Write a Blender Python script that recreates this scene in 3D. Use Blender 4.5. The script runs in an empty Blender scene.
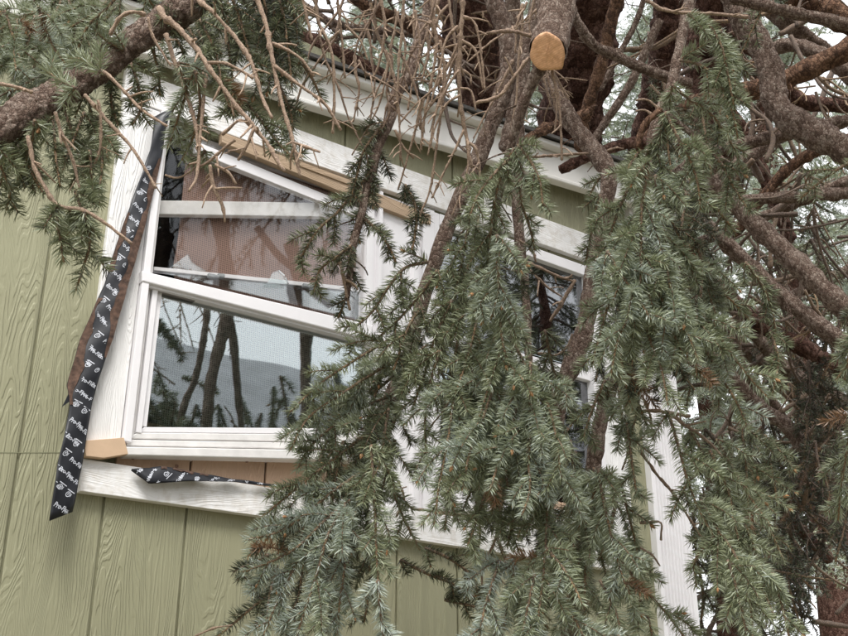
import bpy, bmesh, math, random
import numpy as np
from mathutils import Matrix, Vector

# ------------------------------------------------------------------ camera, sky, sun, exposure
random.seed(7)
rng = np.random.default_rng(7)
scene = bpy.context.scene
COL = scene.collection
FPX = 1100.0                        # focal length in pixels of the 848 px wide photograph
PITCH, YAW = math.radians(23.2), math.radians(36.4)
CAM = np.array([0.0, -2.40, 1.55])
_fh = np.array([math.sin(YAW), math.cos(YAW), 0.0])
CR = np.array([math.cos(YAW), -math.sin(YAW), 0.0])
CF = _fh * math.cos(PITCH) + np.array([0, 0, 1.0]) * math.sin(PITCH)
CU = -_fh * math.sin(PITCH) + np.array([0, 0, 1.0]) * math.cos(PITCH)
cam_data = bpy.data.cameras.new('camera')
cam = bpy.data.objects.new('camera', cam_data)
COL.objects.link(cam)
m = Matrix.Identity(4)
for i in range(3):
    m[i][0], m[i][1], m[i][2], m[i][3] = CR[i], CU[i], -CF[i], CAM[i]
cam.matrix_world = m
cam_data.sensor_width = 36.0
cam_data.lens = FPX / 848.0 * 36.0
cam_data.clip_start, cam_data.clip_end = 0.05, 2000.0
scene.camera = cam

SUN_EL, SUN_AZ = math.radians(58), math.radians(212)     # azimuth clockwise from +Y
world = bpy.data.worlds.new('World')
scene.world = world
world.use_nodes = True
wn = world.node_tree
wn.nodes.clear()
w_out = wn.nodes.new('ShaderNodeOutputWorld')
w_bg = wn.nodes.new('ShaderNodeBackground')
w_sky = wn.nodes.new('ShaderNodeTexSky')
w_hsv = wn.nodes.new('ShaderNodeHueSaturation')
w_sky.sky_type = 'NISHITA'
w_sky.sun_disc = False
w_sky.sun_elevation = SUN_EL
w_sky.sun_rotation = SUN_AZ
w_sky.dust_density = 4.0
w_sky.air_density = 1.5
w_hsv.inputs['Saturation'].default_value = 0.16          # overcast: the cloud layer greys the sky
wn.links.new(w_sky.outputs[0], w_hsv.inputs['Color'])
w_mix = wn.nodes.new('ShaderNodeMixRGB')                  # an even cloud deck over the clear-sky light
w_mix.inputs[0].default_value = 0.75
w_mix.inputs[2].default_value = (6.2, 6.3, 6.5, 1)
wn.links.new(w_hsv.outputs[0], w_mix.inputs[1])
wn.links.new(w_mix.outputs[0], w_bg.inputs[0])
wn.links.new(w_bg.outputs[0], w_out.inputs[0])
w_bg.inputs[1].default_value = 0.12

sun_data = bpy.data.lights.new('sun', 'SUN')
sun_data.energy = 1.5
sun_data.angle = math.radians(22)
sun_data.color = (1.0, 0.975, 0.94)
sun = bpy.data.objects.new('sun', sun_data)
COL.objects.link(sun)
_sd = Vector((math.sin(SUN_AZ) * math.cos(SUN_EL), math.cos(SUN_AZ) * math.cos(SUN_EL), math.sin(SUN_EL)))
sun.rotation_euler = _sd.to_track_quat('Z', 'Y').to_euler()

vs = scene.view_settings
vs.view_transform = 'Standard'
vs.look = 'None'
vs.gamma = 1.0
vs.use_curve_mapping = False
vs.exposure = 1.35
scene.render.engine = 'CYCLES'
scene.cycles.transparent_max_bounces = 16

# ------------------------------------------------------------------ where a sight line meets the place
def ray(px, py):
    return CF + CR * (px - 424.0) / FPX + CU * (318.0 - py) / FPX

def W(px, py, off=0.0):
    """point on the plane that lies off metres in front of the house wall"""
    v = ray(px, py)
    return CAM + v * ((-off - CAM[1]) / v[1])

def Q(px, py, depth):
    return CAM + ray(px, py) * depth

# ------------------------------------------------------------------ materials
MAT = {}
def new_mat(name):
    mt = bpy.data.materials.new(name)
    mt.use_nodes = True
    nt = mt.node_tree
    nt.nodes.clear()
    out = nt.nodes.new('ShaderNodeOutputMaterial')
    MAT[name] = mt
    return mt, nt, out

def N(nt, t, **kw):
    n = nt.nodes.new('ShaderNode' + t)
    for k, v in kw.items():
        if k.startswith('i_'):
            n.inputs[k[2:].replace('_', ' ')].default_value = v
        else:
            setattr(n, k, v)
    return n

def ramp(nt, stops, interp='LINEAR'):
    r = nt.nodes.new('ShaderNodeValToRGB')
    r.color_ramp.interpolation = interp
    el = r.color_ramp.elements
    while len(el) > 1:
        el.remove(el[-1])
    el[0].position, el[0].color = stops[0][0], (*stops[0][1], 1)
    for p, c in stops[1:]:
        e = el.new(p)
        e.color = (*c, 1)
    return r

def coords(nt, scale=(1, 1, 1), kind='Object'):
    tc = N(nt, 'TexCoord')
    mp = N(nt, 'Mapping')
    mp.inputs['Scale'].default_value = scale
    nt.links.new(tc.outputs[kind], mp.inputs[0])
    return mp

def mat_plain(name, col, rough=0.6, spec=0.4, var=0.12, vscale=30, bump=0.0, bscale=200, metallic=0.0):
    mt, nt, out = new_mat(name)
    b = N(nt, 'BsdfPrincipled')
    b.inputs['Roughness'].default_value = rough
    b.inputs['Specular IOR Level'].default_value = spec
    b.inputs['Metallic'].default_value = metallic
    mp = coords(nt)
    nz = N(nt, 'TexNoise', i_Scale=vscale, i_Detail=6.0)
    nt.links.new(mp.outputs[0], nz.inputs['Vector'])
    r = ramp(nt, [(0.3, tuple(c * (1 - var) for c in col)), (0.7, tuple(min(1, c * (1 + var)) for c in col))])
    nt.links.new(nz.outputs['Fac'], r.inputs[0])
    nt.links.new(r.outputs[0], b.inputs['Base Color'])
    if bump:
        n2 = N(nt, 'TexNoise', i_Scale=bscale, i_Detail=4.0)
        nt.links.new(mp.outputs[0], n2.inputs['Vector'])
        bp = N(nt, 'Bump', i_Strength=bump, i_Distance=0.002)
        nt.links.new(n2.outputs['Fac'], bp.inputs['Height'])
        nt.links.new(bp.outputs[0], b.inputs['Normal'])
    nt.links.new(b.outputs[0], out.inputs[0])
    return mt

def mat_grain(name, col, dist=0.004, strength=0.9, axis='Z', rough=0.55, dirt=(0.25, 0.24, 0.18), dirtamt=0.2, mottle=False):
    """painted board with embossed wood grain running along axis"""
    mt, nt, out = new_mat(name)
    b = N(nt, 'BsdfPrincipled')
    b.inputs['Roughness'].default_value = rough
    b.inputs['Specular IOR Level'].default_value = 0.3
    info = N(nt, 'ObjectInfo')
    tc = N(nt, 'TexCoord')
    addv = N(nt, 'VectorMath', operation='ADD')
    sc = N(nt, 'VectorMath', operation='SCALE')
    comb = N(nt, 'CombineXYZ')
    for k in range(3):
        nt.links.new(info.outputs['Random'], comb.inputs[k])
    nt.links.new(comb.outputs[0], sc.inputs[0])
    sc.inputs['Scale'].default_value = 11.0
    nt.links.new(tc.outputs['Object'], addv.inputs[0])
    nt.links.new(sc.outputs[0], addv.inputs[1])
    def mapped(s_across, s_along):
        mp = N(nt, 'Mapping')
        mp.inputs['Scale'].default_value = (s_across, s_across, s_along) if axis == 'Z' else (s_along, s_across, s_across)
        nt.links.new(addv.outputs[0], mp.inputs[0])
        return mp
    # contour lines of a stretched noise read as cathedral grain
    m1 = mapped(8.5, 0.95)
    n1 = N(nt, 'TexNoise', i_Scale=1.0, i_Detail=2.5, i_Roughness=0.55, i_Distortion=0.3)
    nt.links.new(m1.outputs[0], n1.inputs['Vector'])
    mul = N(nt, 'Math', operation='MULTIPLY')
    mul.inputs[1].default_value = 320.0
    nt.links.new(n1.outputs['Fac'], mul.inputs[0])
    m2 = mapped(60.0, 14.0)
    n2 = N(nt, 'TexNoise', i_Scale=1.0, i_Detail=3.0)
    nt.links.new(m2.outputs[0], n2.inputs['Vector'])
    m2b = N(nt, 'Math', operation='MULTIPLY_ADD')
    m2b.inputs[1].default_value = 7.0
    nt.links.new(n2.outputs['Fac'], m2b.inputs[0])
    nt.links.new(mul.outputs[0], m2b.inputs[2])
    sn = N(nt, 'Math', operation='SINE')
    nt.links.new(m2b.outputs[0], sn.inputs[0])
    rg = N(nt, 'MapRange', interpolation_type='SMOOTHSTEP')
    rg.inputs[1].default_value, rg.inputs[2].default_value = -0.35, 0.75
    nt.links.new(sn.outputs[0], rg.inputs[0])
    m3 = mapped(230.0, 18.0)
    n3 = N(nt, 'TexNoise', i_Scale=1.0, i_Detail=3.0)
    nt.links.new(m3.outputs[0], n3.inputs['Vector'])
    mx = N(nt, 'Math', operation='MULTIPLY_ADD')
    mx.inputs[1].default_value = 0.7
    nt.links.new(n3.outputs['Fac'], mx.inputs[0])
    # the emboss is deeper in some patches
    n4 = N(nt, 'TexNoise', i_Scale=5.0, i_Detail=1.0)
    nt.links.new(addv.outputs[0], n4.inputs['Vector'])
    amp = N(nt, 'MapRange')
    amp.inputs[1].default_value, amp.inputs[2].default_value = 0.32, 0.62
    amp.inputs[3].default_value, amp.inputs[4].default_value = 0.25, 1.0
    nt.links.new(n4.outputs['Fac'], amp.inputs[0])
    pm = N(nt, 'Math', operation='MULTIPLY')
    nt.links.new(rg.outputs[0], pm.inputs[0])
    nt.links.new(amp.outputs[0], pm.inputs[1])
    nt.links.new(pm.outputs[0], mx.inputs[2])
    bp = N(nt, 'Bump', i_Strength=strength, i_Distance=dist)
    nt.links.new(mx.outputs[0], bp.inputs['Height'])
    nt.links.new(bp.outputs[0], b.inputs['Normal'])
    n5 = N(nt, 'TexNoise', i_Scale=4.0 if not mottle else 45.0, i_Detail=8.0, i_Roughness=0.65)
    nt.links.new(addv.outputs[0], n5.inputs['Vector'])
    lo, hi = (0.35, 0.75) if not mottle else (0.45, 0.7)
    f = N(nt, 'MapRange')
    f.inputs[1].default_value, f.inputs[2].default_value = lo, hi
    f.inputs[3].default_value, f.inputs[4].default_value = 0.0, dirtamt
    nt.links.new(n5.outputs['Fac'], f.inputs[0])
    mix = N(nt, 'MixRGB')
    mix.inputs[1].default_value = (*col, 1)
    mix.inputs[2].default_value = (*dirt, 1)
    nt.links.new(f.outputs[0], mix.inputs[0])
    nt.links.new(mix.outputs[0], b.inputs['Base Color'])
    nt.links.new(b.outputs[0], out.inputs[0])
    return mt

def mat_bark(name, cols, scale=70.0, dist=0.006, strength=1.0, rough=0.9, stretch=0.6):
    mt, nt, out = new_mat(name)
    b = N(nt, 'BsdfPrincipled')
    b.inputs['Roughness'].default_value = rough
    b.inputs['Specular IOR Level'].default_value = 0.15
    tc = N(nt, 'TexCoord')
    nd = N(nt, 'TexNoise', i_Scale=scale * 0.5, i_Detail=3.0)
    nt.links.new(tc.outputs['Object'], nd.inputs['Vector'])
    sc = N(nt, 'VectorMath', operation='SCALE')
    sc.inputs['Scale'].default_value = 2.2 / scale
    nt.links.new(nd.outputs['Color'], sc.inputs[0])
    ad = N(nt, 'VectorMath', operation='ADD')
    nt.links.new(tc.outputs['Object'], ad.inputs[0])
    nt.links.new(sc.outputs[0], ad.inputs[1])
    mp = N(nt, 'Mapping')
    mp.inputs['Scale'].default_value = (1, 1, stretch)
    nt.links.new(ad.outputs[0], mp.inputs[0])
    vo = N(nt, 'TexVoronoi', feature='DISTANCE_TO_EDGE', i_Scale=scale)
    nt.links.new(mp.outputs[0], vo.inputs['Vector'])
    vc = N(nt, 'TexVoronoi', feature='F1', i_Scale=scale)
    nt.links.new(mp.outputs[0], vc.inputs['Vector'])
    n2 = N(nt, 'TexNoise', i_Scale=scale * 3.0, i_Detail=5.0, i_Roughness=0.7)
    nt.links.new(tc.outputs['Object'], n2.inputs['Vector'])
    n3 = N(nt, 'TexNoise', i_Scale=scale * 0.22, i_Detail=4.0)
    nt.links.new(tc.outputs['Object'], n3.inputs['Vector'])
    rg = N(nt, 'MapRange')
    rg.inputs[1].default_value, rg.inputs[2].default_value = 0.0, 0.30
    nt.links.new(vo.outputs['Distance'], rg.inputs[0])
    h = N(nt, 'Math', operation='MULTIPLY_ADD')
    h.inputs[1].default_value = 2.2
    nt.links.new(n2.outputs['Fac'], h.inputs[0])
    nt.links.new(rg.outputs[0], h.inputs[2])
    bp = N(nt, 'Bump', i_Strength=strength, i_Distance=dist)
    nt.links.new(h.outputs[0], bp.inputs['Height'])
    nt.links.new(bp.outputs[0], b.inputs['Normal'])
    sep = N(nt, 'SeparateColor')
    nt.links.new(vc.outputs['Color'], sep.inputs[0])
    a1 = N(nt, 'Math', operation='MULTIPLY_ADD')
    a1.inputs[1].default_value = 0.3
    nt.links.new(sep.outputs[0], a1.inputs[0])
    a2 = N(nt, 'Math', operation='MULTIPLY')
    a2.inputs[1].default_value = 0.75
    nt.links.new(n2.outputs['Fac'], a2.inputs[0])
    nt.links.new(a2.outputs[0], a1.inputs[2])
    a3 = N(nt, 'Math', operation='MULTIPLY_ADD')
    a3.inputs[1].default_value = 0.35
    nt.links.new(n3.outputs['Fac'], a3.inputs[0])
    nt.links.new(a1.outputs[0], a3.inputs[2])
    k = len(cols)
    r = ramp(nt, [(0.55 + 0.29 * i / (k - 1), c) for i, c in enumerate(cols)])
    nt.links.new(a3.outputs[0], r.inputs[0])
    rg2 = N(nt, 'MapRange', interpolation_type='SMOOTHSTEP')
    rg2.inputs[1].default_value, rg2.inputs[2].default_value = 0.02, 0.16
    rg2.inputs[3].default_value, rg2.inputs[4].default_value = 0.5, 0.0
    nt.links.new(vo.outputs['Distance'], rg2.inputs[0])
    mc = N(nt, 'MixRGB')                          # darker between the scales
    nt.links.new(rg2.outputs[0], mc.inputs[0])
    nt.links.new(r.outputs[0], mc.inputs[1])
    mc.inputs[2].default_value = (*(q * 0.55 for q in cols[0]), 1)
    nt.links.new(mc.outputs[0], b.inputs['Base Color'])
    nt.links.new(b.outputs[0], out.inputs[0])
    return mt

def mat_twig(name, stops, rough=0.85):
    """colour from the 'tint' attribute: 0 old wood, 0.6 young twig, 1 bud"""
    mt, nt, out = new_mat(name)
    b = N(nt, 'BsdfPrincipled')
    b.inputs['Roughness'].default_value = rough
    b.inputs['Specular IOR Level'].default_value = 0.2
    at = N(nt, 'Attribute', attribute_name='tint')
    mp = coords(nt)
    nz = N(nt, 'TexNoise', i_Scale=330.0, i_Detail=5.0, i_Roughness=0.7)
    nt.links.new(mp.outputs[0], nz.inputs['Vector'])
    ad = N(nt, 'Math', operation='MULTIPLY_ADD')
    ad.inputs[1].default_value = 2.2
    nt.links.new(nz.outputs['Fac'], ad.inputs[0])
    nt.links.new(at.outputs['Fac'], ad.inputs[2])
    sb = N(nt, 'Math', operation='SUBTRACT')
    sb.inputs[1].default_value = 1.1
    nt.links.new(ad.outputs[0], sb.inputs[0])
    r = ramp(nt, stops)
    nt.links.new(sb.outputs[0], r.inputs[0])
    nt.links.new(r.outputs[0], b.inputs['Base Color'])
    bp = N(nt, 'Bump', i_Strength=1.0, i_Distance=0.003)
    nt.links.new(nz.outputs['Fac'], bp.inputs['Height'])
    nt.links.new(bp.outputs[0], b.inputs['Normal'])
    nt.links.new(b.outputs[0], out.inputs[0])
    return mt

def mat_needles(name, stops):
    mt, nt, out = new_mat(name)
    b = N(nt, 'BsdfPrincipled')
    b.inputs['Roughness'].default_value = 0.42
    b.inputs['Specular IOR Level'].default_value = 0.5
    at = N(nt, 'Attribute', attribute_name='tint')
    r = ramp(nt, stops)
    nt.links.new(at.outputs['Fac'], r.inputs[0])
    nt.links.new(r.outputs[0], b.inputs['Base Color'])
    tr = N(nt, 'BsdfTranslucent')
    nt.links.new(r.outputs[0], tr.inputs[0])
    mix = N(nt, 'MixShader')
    mix.inputs[0].default_value = 0.15
    nt.links.new(b.outputs[0], mix.inputs[1])
    nt.links.new(tr.outputs[0], mix.inputs[2])
    nt.links.new(mix.outputs[0], out.inputs[0])
    return mt

def mat_glass(name, fres=1.0, refl=0.10, tint=(0.86, 0.93, 0.9)):
    mt, nt, out = new_mat(name)
    gl = N(nt, 'BsdfGlossy')
    gl.inputs['Roughness'].default_value = 0.015
    gl.inputs['Color'].default_value = (0.95, 0.97, 1.0, 1)
    tp = N(nt, 'BsdfTransparent')
    tp.inputs[0].default_value = (*tint, 1)
    fr = N(nt, 'Fresnel', i_IOR=1.5)
    ad = N(nt, 'Math', operation='ADD', use_clamp=True)
    ad.inputs[1].default_value = refl
    fm = N(nt, 'Math', operation='MULTIPLY')
    fm.inputs[1].default_value = fres
    nt.links.new(fr.outputs[0], fm.inputs[0])
    nt.links.new(fm.outputs[0], ad.inputs[0])
    mp = coords(nt)
    nz = N(nt, 'TexNoise', i_Scale=2.2, i_Detail=1.0)
    nt.links.new(mp.outputs[0], nz.inputs['Vector'])
    bp = N(nt, 'Bump', i_Strength=0.25, i_Distance=0.006)
    nt.links.new(nz.outputs['Fac'], bp.inputs['Height'])
    nt.links.new(bp.outputs[0], gl.inputs['Normal'])
    mix = N(nt, 'MixShader')
    nt.links.new(ad.outputs[0], mix.inputs[0])
    nt.links.new(tp.outputs[0], mix.inputs[1])
    nt.links.new(gl.outputs[0], mix.inputs[2])
    nt.links.new(mix.outputs[0], out.inputs[0])
    return mt

def mat_mesh_fabric(name, col_a, col_b, pitch=0.005, open_=0.0, thread=0.5):
    """woven screen: threads both ways, the holes clear when open_ is 1"""
    mt, nt, out = new_mat(name)
    b = N(nt, 'BsdfPrincipled')
    b.inputs['Roughness'].default_value = 0.8
    tc = N(nt, 'TexCoord')
    sep = N(nt, 'SeparateXYZ')
    nt.links.new(tc.outputs['Object'], sep.inputs[0])
    fs = []
    for ax in ('X', 'Z'):
        mu = N(nt, 'Math', operation='MULTIPLY')
        mu.inputs[1].default_value = 2 * math.pi / pitch
        nt.links.new(sep.outputs[ax], mu.inputs[0])
        sn = N(nt, 'Math', operation='SINE')
        nt.links.new(mu.outputs[0], sn.inputs[0])
        fs.append(sn)
    mxn = N(nt, 'Math', operation='MAXIMUM')
    nt.links.new(fs[0].outputs[0], mxn.inputs[0])
    nt.links.new(fs[1].outputs[0], mxn.inputs[1])
    rg = N(nt, 'MapRange', interpolation_type='SMOOTHSTEP')
    rg.inputs[1].default_value, rg.inputs[2].default_value = thread - 0.4, thread + 0.3
    nt.links.new(mxn.outputs[0], rg.inputs[0])
    nz = N(nt, 'TexNoise', i_Scale=5.0, i_Detail=3.0)
    nt.links.new(tc.outputs['Object'], nz.inputs['Vector'])
    r = ramp(nt, [(0.3, tuple(c * 0.75 for c in col_b)), (0.7, col_b)])
    nt.links.new(nz.outputs['Fac'], r.inputs[0])
    mix = N(nt, 'MixRGB')
    mix.inputs[1].default_value = (*col_a, 1)
    nt.links.new(rg.outputs[0], mix.inputs[0])
    nt.links.new(r.outputs[0], mix.inputs[2])
    nt.links.new(mix.outputs[0], b.inputs['Base Color'])
    if open_ > 0:
        tp = N(nt, 'BsdfTransparent')
        ms = N(nt, 'MixShader')
        sub = N(nt, 'Math', operation='MAXIMUM')
        sub.inputs[1].default_value = 1.0 - open_
        nt.links.new(rg.outputs[0], sub.inputs[0])
        nt.links.new(sub.outputs[0], ms.inputs[0])
        nt.links.new(tp.outputs[0], ms.inputs[1])
        nt.links.new(b.outputs[0], ms.inputs[2])
        nt.links.new(ms.outputs[0], out.inputs[0])
    else:
        nt.links.new(b.outputs[0], out.inputs[0])
    return mt

mat_grain('green_siding', (0.300, 0.294, 0.190), dist=0.0016, strength=0.8, dirt=(0.28, 0.265, 0.17), dirtamt=0.4)
mat_grain('white_grain', (0.82, 0.81, 0.80), dist=0.0018, strength=0.7, dirt=(0.55, 0.53, 0.50), dirtamt=0.25)
mat_grain('white_grain_flat', (0.82, 0.81, 0.80), dist=0.0012, strength=0.45, axis='X', dirt=(0.52, 0.46, 0.38), dirtamt=0.5, mottle=True)
mat_grain('bare_siding', (0.52, 0.36, 0.25), dist=0.002, strength=0.6, dirt=(0.38, 0.25, 0.17), dirtamt=0.5)
mat_grain('raw_wood', (0.46, 0.34, 0.235), dist=0.0015, strength=0.5, axis='X', dirt=(0.28, 0.19, 0.11), dirtamt=0.6)
mat_plain('white_vinyl', (0.79, 0.775, 0.785), rough=0.35, var=0.03, vscale=12, bump=0.06)
mat_plain('dirty_vinyl', (0.74, 0.72, 0.70), rough=0.45, var=0.10, vscale=26, bump=0.1)
mat_plain('white_metal', (0.76, 0.745, 0.71), rough=0.4, var=0.05, vscale=7, bump=0.05)
mat_plain('grey_joint', (0.25, 0.23, 0.22), rough=0.8)
mat_plain('cardboard', (0.56, 0.40, 0.27), rough=0.85, var=0.08, vscale=18, bump=0.2)
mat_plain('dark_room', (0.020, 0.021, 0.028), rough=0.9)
mat_plain('groove_dark', (0.20, 0.20, 0.12), rough=0.7)  # darker green, used for the flat seam strip
mat_plain('shingle', (0.09, 0.085, 0.08), rough=0.95, var=0.3, vscale=60, bump=0.6)
mat_plain('concrete', (0.36, 0.35, 0.33), rough=0.9, bump=0.4)
mat_plain('tape_black', (0.012, 0.013, 0.017), rough=0.42, spec=0.4, var=0.2, vscale=20, bump=0.12, bscale=60)
mat_plain('tape_print', (0.55, 0.57, 0.62), rough=0.5, var=0.05)
mat_plain('torn_backing', (0.08, 0.046, 0.032), rough=0.9, var=0.55, vscale=90, bump=0.9, bscale=120)
mat_plain('nail_metal', (0.22, 0.13, 0.09), rough=0.6)
mat_plain('latch_grey', (0.35, 0.37, 0.38), rough=0.5)
mat_plain('sawn_wood', (0.88, 0.50, 0.30), rough=0.8, var=0.22, vscale=130, bump=0.5, bscale=140)
mat_plain('split_wood', (0.27, 0.14, 0.075), rough=0.85, var=0.35, vscale=70, bump=0.8, bscale=160)
mat_plain('grass', (0.14, 0.125, 0.085), rough=0.95, var=0.4, vscale=3, bump=0.5)
mat_plain('neighbour_wall', (0.2, 0.2, 0.2), rough=0.8)
mat_plain('neighbour_roof', (0.26, 0.265, 0.28), rough=0.6, var=0.2, vscale=2)
mat_glass('glass', refl=0.17)
mat_glass('glass_clear', fres=0.35, refl=0.0, tint=(0.985, 0.985, 0.98))
mat_glass('glass_edge', refl=0.06, tint=(0.93, 0.97, 0.955))
mat_mesh_fabric('woven_shade', (0.12, 0.07, 0.055), (0.37, 0.235, 0.185), pitch=0.0058)
mat_mesh_fabric('insect_screen', (0.16, 0.145, 0.125), (0.46, 0.41, 0.35), pitch=0.0058, open_=0.55, thread=0.45)
mat_bark('bark_limb', [(0.20, 0.13, 0.098), (0.42, 0.295, 0.23), (0.66, 0.52, 0.43)], scale=150, dist=0.012)
mat_bark('bark_trunk', [(0.07, 0.034, 0.024), (0.17, 0.085, 0.062), (0.30, 0.18, 0.14)], scale=60, dist=0.010)
mat_bark('bark_red', [(0.09, 0.052, 0.036), (0.23, 0.125, 0.078), (0.36, 0.215, 0.14)], scale=90, dist=0.006)
mat_twig('twig', [(0.0, (0.085, 0.065, 0.055)), (0.35, (0.20, 0.15, 0.12)), (0.65, (0.36, 0.24, 0.13)), (0.95, (0.44, 0.24, 0.12))])
mat_twig('dead_twig', [(0.0, (0.12, 0.083, 0.066)), (0.45, (0.31, 0.22, 0.165)), (0.8, (0.49, 0.36, 0.26)), (1.0, (0.57, 0.42, 0.29))])
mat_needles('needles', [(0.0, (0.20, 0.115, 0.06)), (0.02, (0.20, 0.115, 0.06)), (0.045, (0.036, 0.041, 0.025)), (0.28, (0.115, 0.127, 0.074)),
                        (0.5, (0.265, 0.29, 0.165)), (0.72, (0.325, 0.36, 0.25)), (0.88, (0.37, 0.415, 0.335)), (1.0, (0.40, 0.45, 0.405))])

# ------------------------------------------------------------------ mesh helpers
def link(o, parent=None):
    COL.objects.link(o)
    if parent is not None:
        o.parent = parent
        o.matrix_parent_inverse = parent.matrix_world.inverted()
    return o

def tag(o, label=None, cat=None, group=None, kind=None):
    if label: o['label'] = label
    if cat: o['category'] = cat
    if group: o['group'] = group
    if kind: o['kind'] = kind
    return o

def empty(name, loc=(0, 0, 0)):
    e = bpy.data.objects.new(name, None)
    e.location = loc
    e.empty_display_size = 0.1
    COL.objects.link(e)
    e.matrix_world = Matrix.Translation(loc)
    return e

class Acc:
    """collects vertices, faces and a per-vertex tint for ONE mesh object"""
    def __init__(self):
        self.v, self.f3, self.f4, self.t, self.n = [], [], [], [], 0
    def add(self, v, f3=None, f4=None, tint=0.0):
        v = np.asarray(v, dtype=np.float32).reshape(-1, 3)
        if f3 is not None and len(f3): self.f3.append(np.asarray(f3, dtype=np.int32) + self.n)
        if f4 is not None and len(f4): self.f4.append(np.asarray(f4, dtype=np.int32) + self.n)
        self.v.append(v)
        t = np.broadcast_to(np.asarray(tint, dtype=np.float32), (len(v),))
        self.t.append(t)
        self.n += len(v)
    def build(self, name, mat, parent=None, smooth=True):
        me = bpy.data.meshes.new(name)
        if self.n:
            v = np.concatenate(self.v)
            f3 = np.concatenate(self.f3) if self.f3 else np.zeros((0, 3), np.int32)
            f4 = np.concatenate(self.f4) if self.f4 else np.zeros((0, 4), np.int32)
            me.vertices.add(len(v))
            me.vertices.foreach_set('co', v.ravel())
            me.loops.add(f3.size + f4.size)
            me.loops.foreach_set('vertex_index', np.concatenate([f3.ravel(), f4.ravel()]))
            me.polygons.add(len(f3) + len(f4))
            st = np.concatenate([np.arange(len(f3)) * 3, f3.size + np.arange(len(f4)) * 4]).astype(np.int32)
            me.polygons.foreach_set('loop_start', st)
            me.polygons.foreach_set('use_smooth', np.full(len(st), smooth, dtype=bool))
            a = me.attributes.new('tint', 'FLOAT', 'POINT')
            a.data.foreach_set('value', np.concatenate(self.t))
            me.update(calc_edges=True)
        me.materials.append(MAT[mat])
        return link(bpy.data.objects.new(name, me), parent)

def bm_obj(name, bm, mat, parent=None, smooth=False):
    me = bpy.data.meshes.new(name)
    bmesh.ops.recalc_face_normals(bm, faces=bm.faces)
    bm.to_mesh(me)
    bm.free()
    for p in me.polygons: p.use_smooth = smooth
    me.materials.append(MAT[mat])
    return link(bpy.data.objects.new(name, me), parent)

def add_box(bm, x0, x1, y0, y1, z0, z1):
    vs_ = [bm.verts.new((x, y, z)) for x in (x0, x1) for y in (y0, y1) for z in (z0, z1)]
    for f in ((0, 1, 3, 2), (4, 6, 7, 5), (0, 4, 5, 1), (2, 3, 7, 6), (0, 2, 6, 4), (1, 5, 7, 3)):
        bm.faces.new([vs_[i] for i in f])

def box(name, x0, x1, y0, y1, z0, z1, mat, parent=None, bevel=0.0):
    bm = bmesh.new()
    add_box(bm, x0, x1, y0, y1, z0, z1)
    if bevel:
        bmesh.ops.bevel(bm, geom=list(bm.edges), offset=bevel, segments=2, profile=0.5, affect='EDGES')
    return bm_obj(name, bm, mat, parent)

def slab(name, pts, off, thick, mat, parent=None, bevel=0.0, px=True):
    """flat piece parallel to the wall: outline as sight points or wall X,Z; off = how far its face stands out"""
    if px:
        pts = [(lambda w: (w[0], w[2]))(W(x, y, off)) for x, y in pts]
    bm = bmesh.new()
    front = [bm.verts.new((x, -off, z)) for x, z in pts]
    back = [bm.verts.new((x, -off + thick, z)) for x, z in pts]
    n = len(pts)
    bm.faces.new(front)
    bm.faces.new(back[::-1])
    for i in range(n):
        j = (i + 1) % n
        bm.faces.new((front[i], back[i], back[j], front[j]))
    if bevel:
        ed = [e for e in bm.edges if all(abs(v.co.y + off) < 1e-6 for v in e.verts)]
        bmesh.ops.bevel(bm, geom=ed, offset=bevel, segments=2, profile=0.5, affect='EDGES')
    return bm_obj(name, bm, mat, parent)

def catmull(pts, step):
    P = np.asarray(pts, float)
    if len(P) == 2:
        n = max(2, int(np.linalg.norm(P[1] - P[0]) / step) + 1)
        t = np.linspace(0, 1, n)[:, None]
        return P[0] * (1 - t) + P[1] * t, t[:, 0]
    ext = np.vstack([2 * P[0] - P[1], P, 2 * P[-1] - P[-2]])
    out = []
    seg = np.linalg.norm(np.diff(P, axis=0), axis=1)
    for i in range(len(P) - 1):
        a, b, c, d = ext[i:i + 4]
        n = max(1, int(seg[i] / step))
        t = (np.arange(n) / n)[:, None]
        out.append(0.5 * (2 * b + (c - a) * t + (2 * a - 5 * b + 4 * c - d) * t ** 2 + (3 * b - a - 3 * c + d) * t ** 3))
    out = np.vstack(out + [P[-1:]])
    s = np.concatenate([[0], np.cumsum(np.linalg.norm(np.diff(out, axis=0), axis=1))])
    return out, s / max(s[-1], 1e-9)

def frames(P):
    T = np.gradient(P, axis=0)
    T /= np.maximum(np.linalg.norm(T, axis=1, keepdims=True), 1e-9)
    u = np.cross(T[0], [0.3, 0.5, 0.8])
    if np.linalg.norm(u) < 1e-3: u = np.cross(T[0], [1, 0, 0])
    u /= np.linalg.norm(u)
    U = np.empty_like(T)
    for i in range(len(T)):
        u = u - T[i] * np.dot(u, T[i])
        u /= max(np.linalg.norm(u), 1e-9)
        U[i] = u
    return T, U, np.cross(T, U)

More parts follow.
